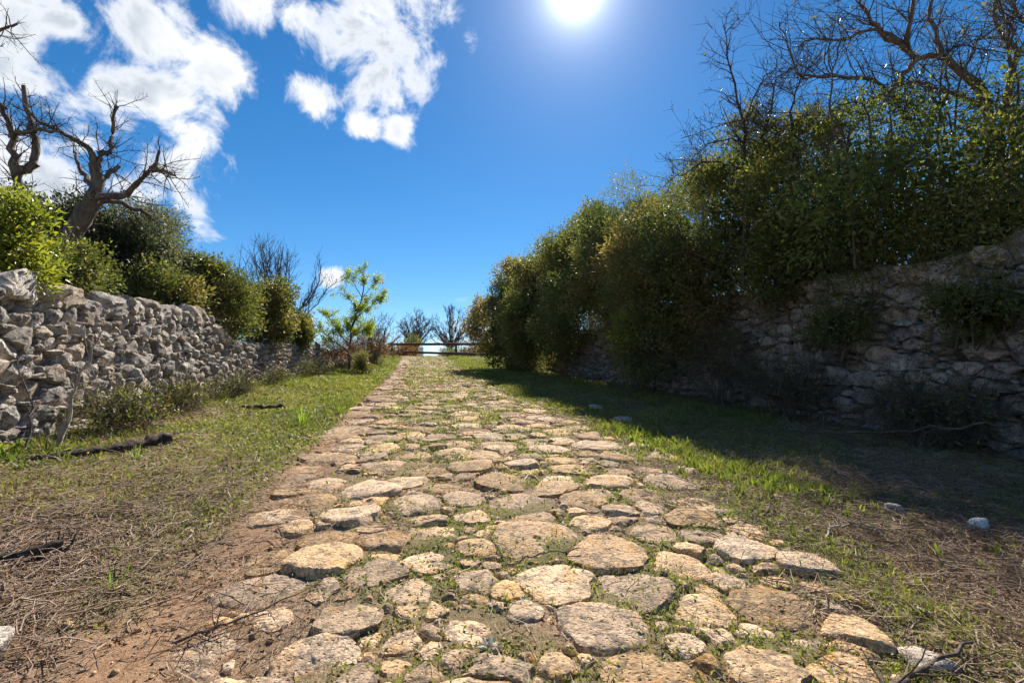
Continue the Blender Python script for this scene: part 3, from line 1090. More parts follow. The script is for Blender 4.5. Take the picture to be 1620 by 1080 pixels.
def bare_tree(name, label, limbs, seed, lv=((160, (0.35, 0.9), (30, 70)), (700, (0.12, 0.4), (30, 75))), cat='tree', mat=M_bark, tmat=M_twigdark, up=0.12, wig=0.2,
              gnarl=0.02, base=None, group=None, rmin=0.003, spurs=0, tmin=0.3):
    """limbs: list of (points, r0, r1)"""
    rg = np.random.default_rng(seed)
    b = base or limbs[0][0][0]
    root = empty(name, tuple(b), label, cat, group)
    s, cr = Geo(), Geo()
    P, R_ = [], []
    for (pts, r0, r1) in limbs:
        q, r = smooth_line(pts, (r0, r1), 16, rg, gnarl)
        r = r * (1 + rg.normal(0, 0.08, len(r)))
        P.append(q)
        R_.append(r)
    P, R_ = np.array(P), np.array(R_)
    V, F = tubes(P, R_, 9)
    # knobbly bark
    V = V + 0.10 * np.repeat(R_.reshape(-1), 9)[:, None] * rg.normal(size=V.shape)
    s.add(V, F, 0.5)
    add('trunk', s.mesh('trunk'), mat, root)
    cp, crr = P, R_
    tips = []
    for li, (n, ln, an) in enumerate(lv):
        cp, crr = grow(cp, np.minimum(crr, 0.018), n, rg, ln, an, 5 if li == 0 else 3, up, wig, tmin if li == 0 else 0.15, 0.6, rmin)
        V, F = tubes(cp, crr, 4 if li == 0 else 3)
        cr.add(V, F, 0.5)
        tips.append((cp, crr))
    if spurs:
        allp = np.concatenate([t_[0].reshape(-1, 3) for t_ in tips])
        sel = rg.choice(len(allp), spurs)
        dd = norm(rg.normal(size=(spurs, 3)))
        P3 = allp[sel][:, None] + dd[:, None] * (rg.uniform(0.02, 0.06, spurs)[:, None, None] * np.array([0, 0.5, 1])[None, :, None])
        V, F = tubes(P3, np.array([[0.0035, 0.003, 0.0015]]) * np.ones((spurs, 1)), 3)
        cr.add(V, F, 0.5)
    add('crown', cr.mesh('crown'), tmat, root)
    return root, tips


def leaf_part(root, tips, n, leaf, mat, seed, name='foliage', aspect=0.45, tmin=1, jit=0.015):
    rg = np.random.default_rng(seed)
    cp = tips[-1][0]
    a = rg.integers(0, len(cp), n)
    k = rg.integers(tmin, cp.shape[1], n)
    P = cp[a, k] + rg.normal(0, jit, (n, 3))
    Dl = norm(rg.normal(size=(n, 3)) + np.array([0, 0, 0.5]))
    L = leaf * rg.uniform(0.6, 1.3, n)
    V, F = leaves(P, Dl, L, L * aspect, rg)
    g = Geo()
    g.add(V, F, np.repeat(np.clip(0.5 + 0.28 * rg.normal(size=n), 0, 1), 4))
    add(name, g.mesh(name), mat, root)


# --- trees above the left wall
T1 = [([(-6.98, 10.95, 2.1), (-6.92, 10.92, 3.12), (-6.74, 10.82, 3.86), (-6.40, 10.70, 4.54), (-6.29, 10.75, 4.95), (-6.34, 10.72, 5.43)], 0.17, 0.10),
      ([(-6.34, 10.72, 5.30), (-6.37, 10.60, 5.70), (-6.49, 10.52, 5.78), (-6.73, 10.35, 5.90), (-6.97, 10.18, 6.01), (-7.15, 10.10, 6.21)], 0.06, 0.015),
      ([(-6.31, 10.71, 5.40), (-6.25, 10.78, 5.72), (-6.17, 10.86, 5.80), (-6.17, 10.92, 6.29), (-6.10, 10.87, 6.77)], 0.06, 0.03),
      ([(-6.35, 10.68, 4.69), (-5.90, 10.48, 4.77), (-5.57, 10.32, 4.69), (-5.28, 10.15, 4.89), (-4.96, 9.96, 5.13), (-4.82, 9.91, 5.49)], 0.075, 0.024),
      ([(-6.29, 10.74, 5.08), (-6.19, 10.90, 5.34), (-6.11, 11.07, 5.60)], 0.06, 0.035),
      ([(-4.96, 9.96, 5.13), (-4.75, 9.92, 5.11), (-4.47, 9.78, 4.97)], 0.045, 0.018),
      ([(-6.33, 10.76, 4.95), (-6.88, 11.23, 5.50), (-7.23, 11.56, 6.03)], 0.06, 0.02),
      ([(-6.40, 10.70, 4.54), (-6.21, 10.95, 4.80), (-5.87, 11.29, 4.79), (-5.67, 11.47, 4.65)], 0.07, 0.03)]
bare_tree('pollarded_tree', 'gnarled leafless pollarded tree with thick stubs above the left stone wall', T1, 101,
          ((130, (0.3, 1.2), (30, 75)), (620, (0.12, 0.5), (30, 75))), up=0.10, wig=0.22, spurs=900, gnarl=0.018, tmin=0.15)
T2 = [([(-7.2, 10.4, 2.2), (-7.26, 10.37, 4.36), (-7.42, 10.35, 5.07), (-7.47, 10.31, 5.71), (-7.64, 10.29, 6.30)], 0.10, 0.04),
      ([(-7.42, 10.35, 5.07), (-7.15, 10.39, 5.21), (-7.18, 10.45, 5.69), (-7.31, 10.45, 6.11), (-7.50, 10.53, 6.82)], 0.09, 0.03),
      ([(-7.47, 10.31, 5.71), (-6.89, 9.99, 5.70), (-6.26, 9.67, 5.57)], 0.05, 0.02),
      ([(-7.6, 10.3, 6.2), (-7.9, 10.1, 6.7), (-7.66, 9.80, 7.2), (-7.14, 9.50, 7.27), (-6.90, 9.45, 7.35)], 0.05, 0.012)]
bare_tree('bare_tree', 'slim leafless tree at the left edge beside the pollarded tree', T2, 102,
          ((90, (0.3, 0.9), (30, 75)), (340, (0.12, 0.4), (30, 80))), up=0.15, spurs=500)

# --- shrubs above the left wall
shrub('broadleaf_bush', 'bright yellow green leafy bush at the left edge above the wall', (-5.2, 7.0), 2.35, (0.48, 0.6, 0.75), M_yellow, 700, 18, 0.055, 201, 16, 60, 0.13, 0.25, 'bush')
shrub('evergreen_bush', 'dark grey green rounded bush behind the pollarded tree', (-6.7, 12.9), 3.2, (1.25, 1.3, 1.35), M_grey, 1700, 18, 0.075, 202, 30, 260, 0.15, 0.22, 'bush')
shrub('evergreen_bush', 'dim grey green bush between the two leafless trees', (-8.0, 12.2), 3.1, (1.4, 1.2, 1.25), M_grey, 1500, 17, 0.075, 203, 30, 300, 0.16, 0.25, 'bush')
shrub('olive_bush', 'low olive green bush under the pollarded tree trunk', (-6.0, 9.2), 2.05, (0.8, 1.0, 0.75), M_olive, 900, 17, 0.065, 204, 26, 300, 0.14, 0.3, 'bush')
shrub('olive_bush', 'olive green bush behind the highest coping blocks', (-5.6, 12.0), 2.1, (0.75, 0.95, 0.75), M_olive, 800, 17, 0.07, 205, 24, 260, 0.14, 0.3, 'bush')
shrub('olive_bush', 'sunlit rounded green bush where the coping blocks end', (-5.6, 14.4), 2.35, (1.0, 1.3, 1.0), M_olive, 1100, 18, 0.075, 206, 24, 200, 0.15, 0.3, 'bush', cbias=0.0)
shrub('olive_bush', 'green bush on the lower wall before the leafless shrub', (-5.4, 17.6), 2.25, (1.0, 1.5, 1.05), M_olive, 1200, 18, 0.08, 207, 24, 160, 0.16, 0.3, 'bush')
shrub('olive_bush', 'small yellowish bush at the far end of the left wall', (-5.0, 21.0), 1.9, (0.9, 1.2, 0.8), M_olive, 900, 16, 0.085, 208, 22, 120, 0.16, 0.3, 'bush', cbias=0.15)
shrub('bramble_tangle', 'brown leafless bramble spilling over the left wall top', (-5.15, 13.2), 1.65, (0.55, 1.1, 0.5), M_olive, 120, 8, 0.05, 209, 60, 700, 0.16, 0.3, 'bramble', r0=0.012)
shrub('bramble_tangle', 'brown twiggy bramble on the lower left wall below the green bushes', (-5.0, 17.0), 1.45, (0.5, 2.2, 0.5), M_olive, 140, 8, 0.05, 210, 70, 900, 0.16, 0.3, 'bramble', r0=0.012)


def fan_limbs(x, y, zb, h, spread, n, seed, r=0.06, lean=(0, 0), fork=0.0, ball=False):
    rg = np.random.default_rng(seed)
    L = []
    top = zb + h * fork
    if fork:
        L.append(([(x, y, zb - 0.1), (x + rg.normal(0, .05), y, zb + h * fork * 0.5), (x, y, top)], r * 1.7, r * 1.3))
    for k in range(n):
        a = rg.uniform(0, 6.28)
        s = spread * math.sqrt(rg.uniform(0.05, 1.0))
        hh = h * (1 - 0.38 * (s / spread) ** 2) * rg.uniform(0.8, 1.0)
        e = np.array([x + lean[0] + s * math.cos(a), y + lean[1] + s * math.sin(a), zb + hh])
        if ball:
            v = norm(rg.normal(size=3) + np.array([0, 0, 0.35]))
            e = np.array([x, y, zb + h * 0.60]) + v * np.array([spread, spread, h * 0.38]) * rg.uniform(0.8, 1.0)
        b = np.array([x, y, top - 0.05])
        m1 = b * 0.65 + e * 0.35 + rg.normal(0, 0.05 * spread, 3)
        m2 = b * 0.3 + e * 0.7 + rg.normal(0, 0.05 * spread, 3)
        L.append(([tuple(b), tuple(m1), tuple(m2), tuple(e)], r * rg.uniform(0.5, 1.0), 0.010))
    return L


bare_tree('bare_shrub', 'leafless grey twiggy shrub rising behind the left wall bushes', fan_limbs(-5.5, 21.6, g1(-5.5, 21.6), 4.9, 2.3, 26, 1, 0.05), 103,
          ((520, (0.4, 1.3), (15, 50)), (1300, (0.2, 0.6), (20, 55))), 'shrub', M_bark, M_twigdark, 0.25, 0.12, 0.03, rmin=0.006)
bare_tree('bare_shrub', 'leafless dusky shrub beyond the green sapling', fan_limbs(-2.9, 32.5, g1(-2.9, 32.5), 3.6, 2.2, 20, 2, 0.045), 104,
          ((340, (0.4, 1.2), (15, 50)), (1000, (0.2, 0.6), (20, 55))), 'shrub', M_bark, M_twigdark, 0.22, 0.14, 0.03, rmin=0.008)
# young tree coming into leaf
zb = g1(-3.3, 25.2)
SAP = [([(-3.3, 25.2, zb - 0.1), (-3.32, 25.2, zb + 1.3), (-3.15, 25.2, zb + 2.4), (-2.8, 25.3, zb + 3.6), (-2.72, 25.3, zb + 5.1)], 0.075, 0.015),
       ([(-3.2, 25.2, zb + 2.2), (-2.8, 25.1, zb + 2.9), (-2.2, 25.0, zb + 3.3), (-1.7, 25.0, zb + 3.7)], 0.03, 0.01),
       ([(-3.0, 25.2, zb + 3.0), (-3.4, 25.2, zb + 3.6), (-3.9, 25.2, zb + 3.9)], 0.03, 0.01),
       ([(-3.3, 25.2, zb + 1.2), (-3.9, 25.3, zb + 2.0), (-4.5, 25.3, zb + 2.9)], 0.04, 0.012),
       ([(-3.3, 25.2, zb + 0.9), (-4.1, 25.0, zb + 1.5), (-4.9, 25.0, zb + 2.2)], 0.04, 0.012),
       ([(-3.25, 25.2, zb + 1.7), (-2.7, 25.2, zb + 2.0), (-2.3, 25.2, zb + 2.0)], 0.03, 0.01),
       ([(-2.8, 25.3, zb + 3.7), (-3.2, 25.3, zb + 4.4), (-3.5, 25.3, zb + 4.8)], 0.02, 0.008),
       ([(-2.8, 25.3, zb + 3.7), (-2.4, 25.3, zb + 4.2), (-2.1, 25.3, zb + 4.4)], 0.02, 0.008)]
sap, tips = bare_tree('sapling', 'young tree in fresh green leaf at the end of the left wall', SAP, 105, ((90, (0.4, 0.9), (30, 65)), (700, (0.15, 0.45), (30, 70))), 'tree', M_bark, M_twig, 0.2, 0.14, 0.02, rmin=0.006)
leaf_part(sap, tips, 13000, 0.085, M_sap, 106, tmin=0, jit=0.06)
shrub('dry_brush', 'dry brown brush heaped at the end of the left wall', (-3.75, 25.5), 0.75, (1.2, 2.2, 0.95), M_deadleaf, 260, 9, 0.07, 211, 100, 1300, 0.2, 0.3, 'brush', r0=0.012, low=-0.3)
shrub('dry_brush', 'grey brown brush pile left of the wooden barrier', (-2.7, 31.5), 0.95, (1.5, 3.2, 1.0), M_deadleaf, 260, 9, 0.08, 212, 100, 1200, 0.2, 0.3, 'brush', r0=0.014, low=-0.3)
shrub('low_bush', 'small yellow green bush in the dry brush by the verge', (-2.45, 22.8), 0.5, (0.42, 0.45, 0.5), M_olive, 240, 11, 0.06, 213, 14, 30, 0.12, 0.25, 'bush', cbias=0.25, low=-0.9)

# --- far trees and scrub behind the barrier
for i, (x, y, h, s, lab, sd) in enumerate([(-0.4, 67, 7.8, 3.3, 'farther left of two leafless round trees behind the barrier', 3), (4.5, 66, 8.2, 3.6, 'right one of two leafless round trees behind the barrier', 4)]):
    bare_tree('roadside_tree', lab, fan_limbs(x, y, g1(x, y), h, s * 0.85, 48, sd, 0.09, fork=0.30, ball=True), 110 + i,
              ((560, (0.5, 1.3), (15, 55)), (2100, (0.25, 0.7), (20, 55))), 'tree', M_bark, M_twigdark, 0.2, 0.12, 0.05, group='leafless round trees behind the barrier', rmin=0.017)
shrub('evergreen_bush', 'small dark evergreen in front of the far left round tree', (-0.7, 60), 1.1, (1.25, 1.2, 2.0), M_mastic, 500, 12, 0.14, 214, 16, 40, 0.25, 0.2, 'bush', low=-0.95)
far = [(-4.0, 57, 1.9, 1.6, M_olive, 'olive scrub bush behind the left end of the barrier'), (-1.6, 55, 1.6, 1.45, M_deadleaf, 'brown scrub bush just behind the barrier'),
       (4.4, 57, 1.9, 1.3, M_olive, 'low olive bush under the right round tree'), (6.6, 56, 2.2, 2.0, M_deadleaf, 'brown scrub behind the right end of the barrier'),
       (9.3, 58, 2.6, 2.4, M_olive, 'olive bush at the far right behind the barrier'), (7.8, 50, 1.5, 1.6, M_deadleaf, 'dry brown scrub beside the right barrier post'),
       (-7.5, 58, 2.4, 1.8, M_deadleaf, 'brown scrub far left behind the brush pile')]
for i, (x, y, s, h, m, lab) in enumerate(far):
    shrub('scrub_bush', lab, (x, y), float(g1(x, y) - profile(np.array([y]))[0]) + h * 0.35, (s, s, h * 0.75), m, 300, 10, 0.16, 220 + i, 24, 160, 0.25, 0.35, 'bush', group='scrub behind the barrier', low=-0.6, r0=0.02)

# --- shrubs and trees on the right
RS = [('evergreen_shrub', 'dark evergreen shrub nearest the barrier at the track bend', (5.5, 27.8), 2.6, (2.0, 3.0, 3.1), M_mastic, 2800, 16, 0.115, 0.20, -0.97, 0.0),
      ('evergreen_shrub', 'tall dark evergreen shrub second from the barrier', (7.9, 22.8), 3.2, (2.2, 2.7, 3.2), M_mastic, 2800, 16, 0.105, 0.19, -0.9, -1.7),
      ('evergreen_shrub', 'highest dark evergreen shrub in the row on the right', (8.0, 18.6), 3.8, (2.3, 2.4, 3.3), M_mastic, 3000, 16, 0.095, 0.18, -0.72, -1.1),
      ('evergreen_shrub', 'dense olive tinged evergreen shrub overhanging the right wall', (7.9, 14.8), 3.7, (2.3, 2.3, 2.5), M_mastic, 2800, 17, 0.085, 0.17, -0.6, -1.0),
      ('mixed_thicket', 'dense twiggy thicket hanging low over the right wall', (7.7, 11.6), 3.1, (2.0, 2.0, 2.8), M_mastic, 3000, 16, 0.072, 0.15, -0.85, -1.1),
      ('mixed_thicket', 'shaggy green thicket below the thin bare sapling on the right', (7.6, 9.0), 3.6, (1.7, 1.7, 2.5), M_mastic, 2900, 15, 0.064, 0.14, -0.8, -0.65),
      ('mixed_thicket', 'brown and green thicket above the big coping blocks', (7.5, 6.9), 3.7, (1.8, 1.8, 2.0), M_thicket, 2300, 11, 0.06, 0.14, -0.9, 0.0),
      ('mixed_thicket', 'twiggy thicket at the right edge above the wall', (7.8, 4.8), 3.5, (1.65, 1.8, 1.6), M_thicket, 1900, 11, 0.058, 0.14, -0.9, 0.0)]
for i, (nm, lab, xy, cz, rad, m, nc, per, lf, sp, low, ox) in enumerate(RS):
    tw = 200 if i < 4 else 1500
    shrub(nm, lab, xy, cz, rad, m, nc, per, lf, 300 + i, 16 if i < 4 else 80, tw, sp, 0.30, 'shrub' if i < 4 else 'thicket', low=low, fill=0.62,
          r0=0.05 if i < 4 else 0.022, cbias=-0.10 if i >= 6 else 0.02, twig_len=(0.3, 1.0), side=0.45, dxy=(ox, 0))
RT1 = [([(10.9, 6.9, 2.6), (10.82, 6.87, 3.78), (10.51, 6.82, 5.19), (10.30, 6.77, 6.30), (9.97, 6.80, 6.83), (9.50, 6.86, 7.20), (9.04, 6.95, 7.16), (8.73, 6.90, 7.34), (8.76, 6.75, 7.85), (8.71, 6.59, 8.68)], 0.11, 0.025),
       ([(9.50, 6.86, 7.20), (9.56, 7.00, 7.79), (9.56, 7.07, 8.29), (10.02, 7.02, 9.04)], 0.045, 0.02),
       ([(10.51, 6.82, 5.19), (10.97, 6.81, 6.71), (11.27, 6.80, 7.44), (11.06, 6.91, 7.81), (11.05, 6.96, 8.50), (11.46, 6.91, 9.45)], 0.07, 0.02),
       ([(10.27, 6.78, 6.26), (9.36, 6.65, 6.32), (8.60, 6.59, 6.36), (7.91, 6.52, 6.30)], 0.045, 0.015),
       ([(9.04, 6.95, 7.16), (8.56, 6.88, 6.65), (8.09, 6.80, 6.26), (7.56, 6.82, 6.07)], 0.05, 0.015),
       ([(8.87, 6.93, 7.22), (8.11, 6.80, 7.43), (7.59, 6.68, 7.76), (7.23, 6.61, 8.20)], 0.04, 0.012),
       ([(8.73, 6.90, 7.32), (8.52, 7.20, 7.85), (8.11, 7.49, 7.79), (7.58, 7.69, 7.88), (7.32, 7.85, 7.77)], 0.04, 0.012),
       ([(10.82, 6.87, 3.78), (10.75, 6.34, 5.46), (10.70, 6.05, 6.67), (10.19, 6.00, 7.26), (9.80, 5.95, 7.61)], 0.05, 0.014),
       ([(9.36, 6.65, 6.32), (8.45, 6.58, 5.63), (7.61, 6.49, 6.22), (6.79, 6.54, 6.26), (6.22, 6.66, 6.29)], 0.035, 0.012),
       ([(6.89, 6.52, 6.26), (6.45, 6.71, 6.31), (6.26, 6.74, 6.35), (6.07, 6.74, 6.86), (5.94, 6.74, 7.24)], 0.02, 0.008)]
rt, tips = bare_tree('bare_tree', 'crooked leafless tree with spurred branches at the upper right', RT1, 120, ((260, (0.5, 1.7), (30, 75)), (1200, (0.2, 0.8), (30, 80))), up=0.08, wig=0.17, spurs=3000, rmin=0.0042)
leaf_part(rt, tips, 420, 0.06, M_olive, 121, 'withered_leaves')
RT2 = [([(6.24, 8.3, 3.0), (6.26, 8.16, 5.28), (6.22, 8.10, 6.15), (6.01, 8.07, 7.02), (5.82, 8.02, 8.13)], 0.045, 0.007),
       ([(6.25, 8.11, 5.84), (5.85, 8.09, 5.83), (5.40, 8.09, 5.71), (5.08, 8.07, 5.39)], 0.02, 0.006),
       ([(6.26, 8.16, 5.28), (5.73, 8.35, 5.51), (5.29, 8.54, 5.37), (4.73, 8.79, 5.03)], 0.022, 0.006),
       ([(6.4, 8.2, 3.6), (6.59, 8.17, 5.58), (6.83, 8.16, 6.38), (7.08, 8.15, 7.20), (7.47, 8.15, 7.58)], 0.03, 0.007),
       ([(6.22, 8.10, 6.15), (6.42, 7.79, 6.89), (6.64, 7.63, 7.07)], 0.016, 0.006),
       ([(6.6, 8.0, 3.6), (6.87, 7.54, 5.07), (6.75, 7.49, 6.01), (6.91, 7.41, 6.71), (7.30, 7.29, 7.18)], 0.03, 0.008)]
rt, tips = bare_tree('thorny_shrub', 'thin upright leafless thorny shrub poking above the thicket', RT2, 122, ((150, (0.3, 1.2), (35, 75)), (700, (0.15, 0.5), (35, 80))), 'shrub', M_twigdark, M_twigdark, 0.15, 0.15, 0.02, spurs=1800, rmin=0.0045)
leaf_part(rt, tips, 160, 0.05, M_olive, 123, 'withered_leaves')

ar = np.random.default_rng(400)
for lab, (x0, x1), (y0, y1), n_, sd in [('tangle of arching thorny stems over the right thicket top', (6.4, 8.6), (6.0, 8.8), 22, 401),
                                       ('tangle of arching thorny stems near the right edge', (7.6, 9.8), (4.4, 6.4), 20, 402)]:
    L = []
    for k in range(n_):
        x, y = ar.uniform(x0, x1), ar.uniform(y0, y1)
        z = profile(np.array([y]))[0] + ar.uniform(3.6, 4.6)
        dx, dy = ar.normal(-0.15, 0.45), ar.normal(0, 0.45)
        h = ar.uniform(0.7, 1.9)
        L.append(([(x, y, z - 1.2), (x + dx * 0.3, y + dy * 0.3, z + h * 0.6), (x + dx * 0.8, y + dy * 0.8, z + h), (x + dx * 1.7, y + dy * 1.6, z + h * 0.75)], 0.018, 0.005))
    t_, tips = bare_tree('thorny_tangle', lab, L, sd, ((260, (0.3, 1.1), (30, 75)), (700, (0.12, 0.5), (35, 80))), 'shrub', M_twig, M_twigdark, 0.06, 0.18, 0.02, spurs=1500, rmin=0.004)
    leaf_part(t_, tips, 700, 0.055, M_olive, sd + 5, 'young_leaves')

# hanging plants on the shaded wall
shrub('wall_plant', 'green leafy plant growing out of the shaded wall at the right edge', (6.50, 4.55), 1.75, (0.28, 0.55, 0.42), M_olive, 260, 11, 0.055, 330, 16, 60, 0.11, 0.3, 'plant', low=-1, dxy=(-0.05, 0), zoff=1.3, r0=0.012)
shrub('wall_plant', 'dark ivy patch on the middle of the shaded wall', (6.75, 6.6), 1.65, (0.22, 0.75, 0.40), M_mastic, 260, 10, 0.055, 331, 20, 120, 0.11, 0.3, 'plant', low=-1, dxy=(-0.10, 0), zoff=1.1, r0=0.012)
shrub('wall_plant', 'yellow lit leafy shoots in front of the shaded thicket', (5.1, 11.4), 1.75, (0.38, 0.45, 0.55), M_yellow, 90, 10, 0.07, 332, 10, 30, 0.10, 0.3, 'plant', low=-1, r0=0.012)
for i, (x, y, cz, ra, rb, rc, lab) in enumerate([(6.3, 9.2, 0.9, 0.5, 1.1, 0.85, 'brown leafless bramble against the shaded wall under the thicket'),
                                              (6.3, 7.3, 0.55, 0.4, 0.9, 0.5, 'low dry bramble at the foot of the shaded wall'),
                                              (6.2, 12.6, 1.2, 0.7, 1.3, 1.2, 'dark bramble curtain where the shaded wall disappears'),
                                              (6.3, 5.0, 0.4, 0.35, 0.8, 0.4, 'thin dry bramble at the wall foot near the right edge')]):
    shrub('bramble', lab, (x, y), cz, (ra, rb, rc), M_mastic, 130, 8, 0.045, 340 + i, 50, 700, 0.14, 0.3, 'bramble', low=-0.4, r0=0.010, twig_len=(0.25, 0.8))

for i, (x, y, cz, lab) in enumerate([(7.25, 4.9, 2.75, 'brown bramble on the right wall top at the picture edge'), (7.3, 6.6, 2.75, 'brown bramble on the right wall top above the ivy patch'),
                                     (7.35, 8.2, 2.7, 'brown bramble on the right wall top under the shaggy thicket'), (7.75, 17.6, 2.3, 'dark bramble on the right wall top under the highest evergreen')]):
    shrub('wall_top_bramble', lab, (x, y), cz, (0.55, 1.15, 0.65), M_thicket, 480, 12, 0.055, 370 + i, 40, 500, 0.13, 0.3, 'bramble', low=-0.8, r0=0.010, twig_len=(0.25, 0.8))

# brambles along the sunlit wall foot
for i, (x, y, cz, ra, rb, rc, n, lab) in enumerate([(-3.85, 7.4, 0.22, 0.5, 0.8, 0.32, 200, 'scrubby green bramble at the foot of the sunlit wall'),
                                                 (-4.0, 9.4, 0.22, 0.4, 0.9, 0.35, 150, 'dry tangled bramble under the middle of the sunlit wall'),
                                                 (-4.05, 12.0, 0.22, 0.4, 1.2, 0.30, 130, 'brownish weeds at the wall foot below the coping end'),
                                                 (-4.0, 15.5, 0.2, 0.4, 1.6, 0.32, 140, 'dry weeds along the lower sunlit wall'),
                                                 (-3.9, 20, 0.3, 0.5, 2.4, 0.42, 160, 'brown weeds along the far sunlit wall')]):
    shrub('wall_foot_bramble', lab, (x, y), cz, (ra, rb, rc), M_olive, n, 8, 0.042, 350 + i, 50, 420, 0.10, 0.3, 'bramble', low=-0.2, r0=0.007, twig_len=(0.15, 0.5))

# ------------------------------------------------------------------ wooden barrier
gate = empty('wooden_barrier', (2.0, 45.4, g1(2.0, 45.4)), 'dark brown wooden rail barrier across the top of the track', 'barrier')
zg = g1(2.0, 45.4)


def beam(a, b, r, name, seed):
    rg = np.random.default_rng(seed)
    q, rr_ = smooth_line([a, ((np.array(a) + np.array(b)) / 2 + rg.normal(0, 0.03, 3)).tolist(), b], (r, r * 0.92), 12, rg, 0.012)
    V, F = tubes(q[None], rr_[None], 10)
    g = Geo()
    g.add(V, F, 0.5)
    n = len(V)
    caps = Geo()
    g.add(np.vstack([V[:10], V[-10:]]), [np.array([list(range(10))[::-1], list(range(10, 20))])], 0.5)
    return add(name, g.mesh(name), M_rail, gate)


beam((-2.7, 46.2, zg + 1.10), (6.7, 44.6, zg + 1.12), 0.12, 'rail', 1)
beam((-1.9, 46.05, zg + 0.40), (6.7, 44.55, zg + 0.18), 0.11, 'rail', 2)
for k, (x, y, h) in enumerate([(-2.3, 46.2, 1.25), (3.55, 45.2, 1.15), (6.5, 44.7, 1.25)]):
    zz = g1(x, y)
    beam((x, y + 0.12, zz - 0.2), (x, y + 0.12, zz + h), 0.11, 'post', 5 + k)
# pale stone gatepost and thin pole far behind
g = Geo()
zz = g1(0.35, 50)
V, F = tubes(np.array([[(0.35, 50, zz - 0.2), (0.36, 50, zz + 0.6), (0.34, 50, zz + 1.15), (0.35, 50, zz + 1.2)]]), np.array([[0.26, 0.25, 0.24, 0.05]]), 6)
g.add(V, F, 0.4)
add('stone_post', g.mesh('stone_post', False), M_white, label='pale grey stone post standing behind the barrier', cat='post')
zz = g1(-3.1, 47)
g = Geo()
V, F = tubes(np.array([[(-3.1, 47, zz - 0.2), (-3.08, 47, zz + 1.2), (-3.1, 47, zz + 2.4), (-3.1, 47, zz + 2.41)]]), np.array([[0.05, 0.045, 0.045, 0.005]]), 8)
g.add(V, F, 0.4)
add('wooden_pole', g.mesh('wooden_pole'), M_twig, label='thin grey pole at the left end of the barrier', cat='pole')

# ------------------------------------------------------------------ ground cover
grng = np.random.default_rng(77)


def scatter(n, y0, y1, x0, x1, rg, power=1.0):
    u = rg.random(n)
    y = y0 * np.exp(u * math.log(y1 / y0))
    x = rg.uniform(x0, x1, n)
    return x, y


def in_view(x, y, m=0.6):
    d = y * 0.981 + x * 0.1925
    r = x * 0.981 - y * 0.1925
    return np.abs(r) < 1.06 * d + m


# green blades and herb leaves
x, y = scatter(300000, 1.1, 44, -4.6, 6.7, grng)
k = in_view(x, y) & (grng.random(len(x)) < green_mask(x, y) ** 1.15) & ~(on_stone(x, y) & (grng.random(len(x)) < 0.82))
bld = k & ~((x > path_l(y)) & (x < path_r(y)) & (grng.random(len(x)) < 0.25))
x, y = x[bld], y[bld]
n = len(x)
sc = np.clip((y / 3.5) ** 0.62, 0.75, 3.6)
z = gz(x, y) - 0.004
tall = 0.6 + 0.9 * sstep(-0.2, 0.7, fbm2(x, y, 0.7, 3, 51))
onp_ = (x > path_l(y)) & (x < path_r(y))
hgt = grng.uniform(0.025, 0.085, n) * tall * np.where(onp_, 0.6, 1.0) * sc ** 0.8
lean = grng.normal(0, 0.65, (n, 2))
P0 = np.stack([x, y, z], -1)
D0 = norm(np.concatenate([lean * 0.6, np.ones((n, 1))], 1))
D1 = norm(np.concatenate([lean * 1.7, np.ones((n, 1)) * 0.75], 1))
sd = norm(np.cross(D0, grng.normal(size=(n, 3))))
wd = (grng.uniform(0.0022, 0.0048, n) * sc)[:, None]
P1 = P0 + D0 * hgt[:, None] * 0.55
P2 = P1 + D1 * hgt[:, None] * 0.55
V = np.stack([P0 - sd * wd, P0 + sd * wd, P1 + sd * wd * 0.8, P1 - sd * wd * 0.8, P2], 1).reshape(-1, 3)
b = (np.arange(n) * 5)[:, None]
F4 = b + np.array([[0, 1, 2, 3]])
F3 = b + np.array([[3, 2, 4]])
a = np.clip(0.42 + 0.45 * fbm2(x, y, 1.3, 3, 52) + grng.normal(0, 0.17, n), 0, 1)
me = mk_mesh('grass', V, [F4, F3], {'rnd': np.repeat(a, 5)})
add('grass', me, M_grass, label='short green grass on the verges and between paving stones', cat='grass', kind='stuff')

x, y = scatter(170000, 1.1, 40, -4.6, 6.6, grng)
k = in_view(x, y) & (grng.random(len(x)) < np.clip(green_mask(x, y) * 1.1 - 0.05, 0, 1)) & ~(on_stone(x, y) & (grng.random(len(x)) < 0.6))
x, y = x[k], y[k]
n = len(x)
sc = np.clip((y / 3.5) ** 0.62, 0.8, 3.2)
C = np.stack([x, y, gz(x, y) + grng.uniform(0.0, 0.022, n) * sc], -1)
Dl = norm(np.concatenate([grng.normal(size=(n, 2)), grng.uniform(0.1, 1.0, (n, 1))], 1))
L = grng.uniform(0.014, 0.036, n) * sc
V, F = leaves(C, Dl, L, L * 0.5, grng)
a = np.clip(0.40 + 0.5 * fbm2(x, y, 1.7, 3, 53) + grng.normal(0, 0.16, n), 0, 1)
add('herb_carpet', mk_mesh('herb_carpet', V, [F], {'rnd': np.repeat(a, 4)}), M_grass, label='tiny leafy herbs carpeting the verges and the stone joints', cat='ground cover', kind='stuff')

